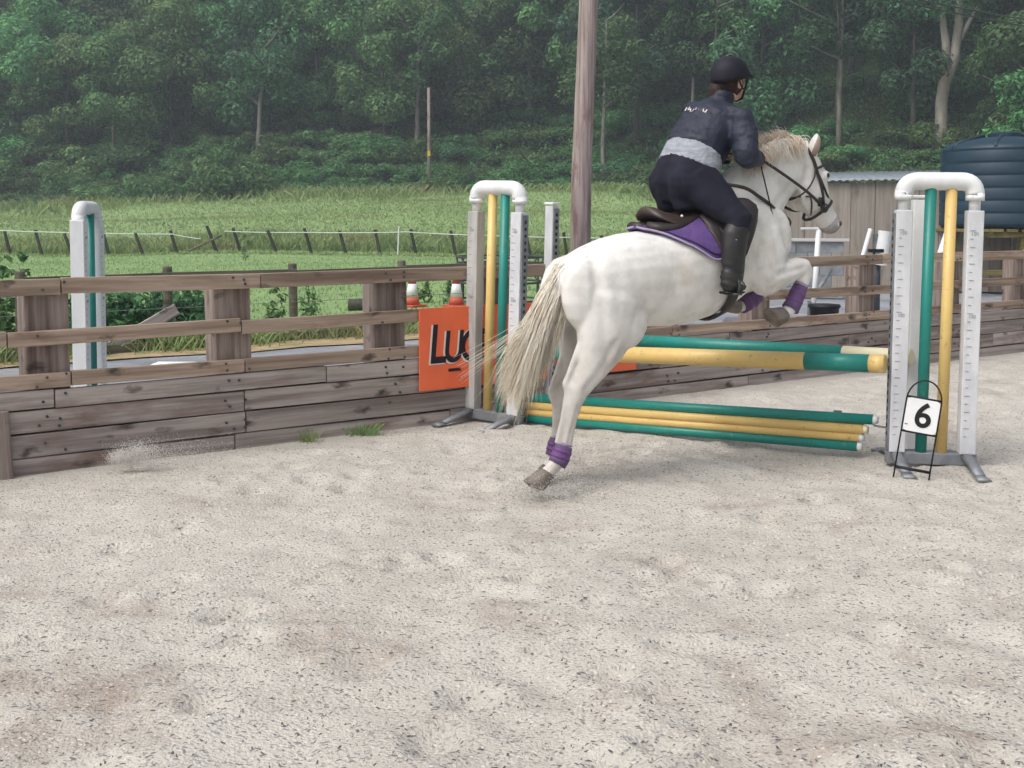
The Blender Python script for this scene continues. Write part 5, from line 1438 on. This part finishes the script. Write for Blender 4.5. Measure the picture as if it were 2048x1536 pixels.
# boots with half chaps
for K, A_, sg_ in ((KR, AR, 1), (KL, AL, -1)):
    ob = HB()
    ob.loft([(K + Vector((-.002, 0, -.035)), .074, .066), (K.lerp(A_, .25) + Vector((-.01, 0, 0)), .08, .066), (K.lerp(A_, .55) + Vector((-.01, 0, 0)), .076, .062), (K.lerp(A_, .85), .066, .054), (A_ + Vector((-.004, 0, -.01)), .068, .052), (A_ + Vector((-.01, 0, -.05)), .06, .046)], n=18, lat=(0, 1, 0))
    ob.loft([(A_ + Vector((-.05, 0, -.055)), .034, .036), (A_ + Vector((.0, -.005 * sg_, -.035)), .054, .044), (A_ + Vector((.05, -.025 * sg_, -.05)), .042, .044), (A_ + Vector((.095, -.05 * sg_, -.058)), .03, .04), (A_ + Vector((.11, -.06 * sg_, -.063)), .014, .025)], n=18, lat=(0, 1, 0))
    bo = fused_obj('boot', ob.world(), bootm, pr, .009, 3)
    so = HB(); so.loft([(A_ + Vector((-.06, 0, -.088)), .008, .034), (A_ + Vector((.0, -.005 * sg_, -.088)), .008, .036), (A_ + Vector((.05, -.025 * sg_, -.092)), .008, .042), (A_ + Vector((.105, -.055 * sg_, -.092)), .006, .03)], n=12, ex=3, lat=(0, 1, 0))
    so.world().obj('sole', M['black'], bo, smooth=True)
    tg = HB(); tg.ball(K.lerp(A_, .33) + Vector((-.04, .055 * sg_, 0)), (.007, .004, .007), 8); tg.world().obj('logo_dot', M['inkwhite'], bo)
# shirt and jacket
sb = HB(); sb.loft([((1.028, 0, 1.815), .172, .202, LM), ((1.05, 0, 1.86), .168, .20, LM), ((1.075, 0, 1.92), .158, .19, LM), ((1.115, 0, 1.985), .14, .175, LM), ((1.14, 0, 2.02), .12, .155, LAT)], n=26)
fused_obj('shirt', sb.world(), grey, pr, .010, 3)
jb = HB()
jb.loft([((1.073, 0, 1.905), .164, .19, LM), ((1.09, 0, 1.935), .168, .196, LM), ((1.15, .0, 2.03), .158, .195, LAT), ((1.198, 0, 2.095), .145, .205, LAT), ((1.236, 0, 2.15), .112, .19, LAT), ((1.258, 0, 2.19), .08, .125, LAT)], n=26)
jb.loft([((1.235, 0, 2.15), .085, .09), ((1.258, 0, 2.215), .076, .075), ((1.275, 0, 2.268), .070, .070)], n=20)
for S, E_, Hn in ((RS, RE, RH), (LS, LE, LH)):
    d = (Hn - E_)
    jb.loft([(S + Vector((-.035, -.05 if S.y > 0 else .05, .045)), .05, .05), (S + Vector((-.015, 0, .015)), .078, .078), (S.lerp(E_, .3), .086, .082), (S.lerp(E_, .7), .078, .074), (E_, .07, .066), (E_ + (E_ - S).normalized() * .03, .05, .05)], n=18, lat=(1, 0, 0))
    jb.loft([(E_ - d * .12, .052, .052), (E_ + d * .1, .066, .064), (E_ + d * .5, .058, .056), (E_ + d * .86, .042, .042)], n=18, lat=(0, 1, 0))
jk = fused_obj('jacket', jb.world(), navy, pr, .011, 4)
# the worn white print across the shoulders
lt = HB()
rp = random.Random(3)
ax = LAT; upv = Vector((.42, 0, .9)).normalized()
bk_ = Vector((1.20, .03, 2.085)) + ax.cross(upv) * .0
nb_ = ax.cross(upv).normalized()
if nb_.x > 0: nb_ = -nb_
for k in range(9):
    c = bk_ + ax * (-.125 + k * .0185) + nb_ * .147 + upv * (.006 * math.sin(k * 1.9))
    lt.tube([c - upv * .012 + ax * rp.uniform(-.006, .006), c + upv * .010 + ax * rp.uniform(-.004, .008)], .0035, 6)
    if k % 2: lt.tube([c - upv * .008, c - upv * .006 + ax * .0185], .003, 6)
lt.world().obj('worn_print', M['inkwhite'], jk)
# folds in the cloth
from mathutils import noise as mnoise
def wrinkle(name, sc, amp, zlo=None, zhi=None, ax=None):
    for o in [c for c in pr.children if c.name.split('.')[0] == name]:
        me = o.data; off = pr.location
        cs = [v.co.copy() for v in me.vertices]; ns = [v.normal.copy() for v in me.vertices]
        for v, c, n_ in zip(me.vertices, cs, ns):
            w = c + off - HO
            q = Vector((w.dot(HU), w.dot(HR), w.z))
            f = 1.0
            if zlo is not None: f = max(0, min(1, (q.z - zlo) / (zhi - zlo)))
            p = Vector((q.x * sc[0], q.y * sc[1], (q.z + .35 * q.x) * sc[2]))
            d = 1 - abs(mnoise.noise(p)) * 2.2 + .4 * mnoise.noise(p * 2.1)
            v.co = c + n_ * (amp * f * (d - .55))
        me.update()
wrinkle('jacket', (5, 5, 15), .0085); wrinkle('shirt', (5, 5, 34), .005); wrinkle('breeches', (9, 9, 9), .004); wrinkle('boot', (7, 7, 30), .006, 1.36, 1.18)
# crop
cr = thing('riding_crop', 'thin black riding crop hanging from the rider\'s hand along the horse\'s neck', 'riding crop', H(1.45, .15, 1.85))
o = HB(); o.tube([(1.43, .15, 1.90), (1.44, .165, 1.80), (1.475, .20, 1.60), (1.49, .215, 1.50)], [.007, .0045, .004, .004], 8); hobj('shaft', o, M['black'], cr)
o = HB(); o.tube([(1.49, .215, 1.50), (1.502, .222, 1.43)], [.007, .012], 8, flat=.3); hobj('tongue', o, M['black'], cr)

# sand thrown up by the hind feet
def spray(name, n, c, sd, m, seed, label):
    r = np.random.default_rng(seed); P = []
    V, F = [], []
    for k in range(n):
        p = np.array(c) + r.normal(size=3) * np.array(sd)
        if p[2] < .004: p[2] = abs(p[2]) * .3 + .004
        s = r.uniform(.0014, .004) * (1.6 if r.random() < .1 else 1)
        q = r.normal(size=(4, 3)) * s + p
        o = len(V); V.extend(q); F.extend([(o, o + 1, o + 2), (o, o + 2, o + 3), (o, o + 3, o + 1), (o + 1, o + 3, o + 2)])
    me = bpy.data.meshes.new(name); quads_into(me, np.array(V), np.array(F)); me.materials.append(m)
    return tag(link(name, me), label, 'sand', kind='stuff')
hp = H(-.03, .13, .06)
spray('sand_spray', 900, (hp.x + .06, hp.y - .02, .06), (.16, .12, .045), M['shredp'], 71, 'loose sand kicked up around the horse\'s hind hoof')
kp = fence_pt(a_of_px(205), .30, .10)
spray('sand_puff', 160, (kp.x + .02, kp.y - .02, .05), (.10, .08, .05), M['shredp'], 72, 'grains of sand thrown against the foot of the left kickboards')
M['dust'] = mat('dust', (.93, .90, .86), rough=1.0, spec=0)
def dust(name, n, parts, seed, label):
    r = np.random.default_rng(seed); P = []
    for c, sd, w in parts: P.append(np.array(c) + np.clip(r.normal(size=(int(n * w), 3)), -2.6, 2.6) * np.array(sd))
    P = np.concatenate(P); P[:, 2] = np.abs(P[:, 2]) + .004; n = len(P)
    s_ = r.uniform(.0006, .0019, n)[:, None, None]
    V = (P[:, None] + r.normal(size=(n, 4, 3)) * s_).reshape(-1, 3); b = (np.arange(n) * 4)[:, None]
    F = np.concatenate([b + np.array([q]) for q in ((0, 1, 2), (0, 2, 3), (0, 3, 1), (1, 3, 2))])
    me = bpy.data.meshes.new(name); quads_into(me, V, F); me.materials.append(M['dust'])
    return tag(link(name, me), label, 'dust', kind='stuff')
t1 = Vector((FD[0], FD[1], 0)); n1 = Vector((FN[0], FN[1], 0))
dust('dust_puff', 22000, [(kp - t1 * .02 + n1 * .02, (.035, .03, .02), .2), (kp + t1 * .09 + n1 * .02, (.07, .04, .04), .42), (kp + t1 * .24 + n1 * .16 - Vector((0, 0, .02)), (.12, .08, .03), .08), (kp + t1 * .34 + n1 * .01, (.18, .04, .04), .10)], 74,
     'pale puff of dust drifting at the foot of the left kickboards')
dust('hoof_dust', 9000, [((hp.x + .12, hp.y - .02, .03), (.13, .10, .05), .7), ((hp.x - .02, hp.y, .02), (.07, .06, .03), .3)], 75, 'thin dust hanging round the hind hoof that has just left the sand')
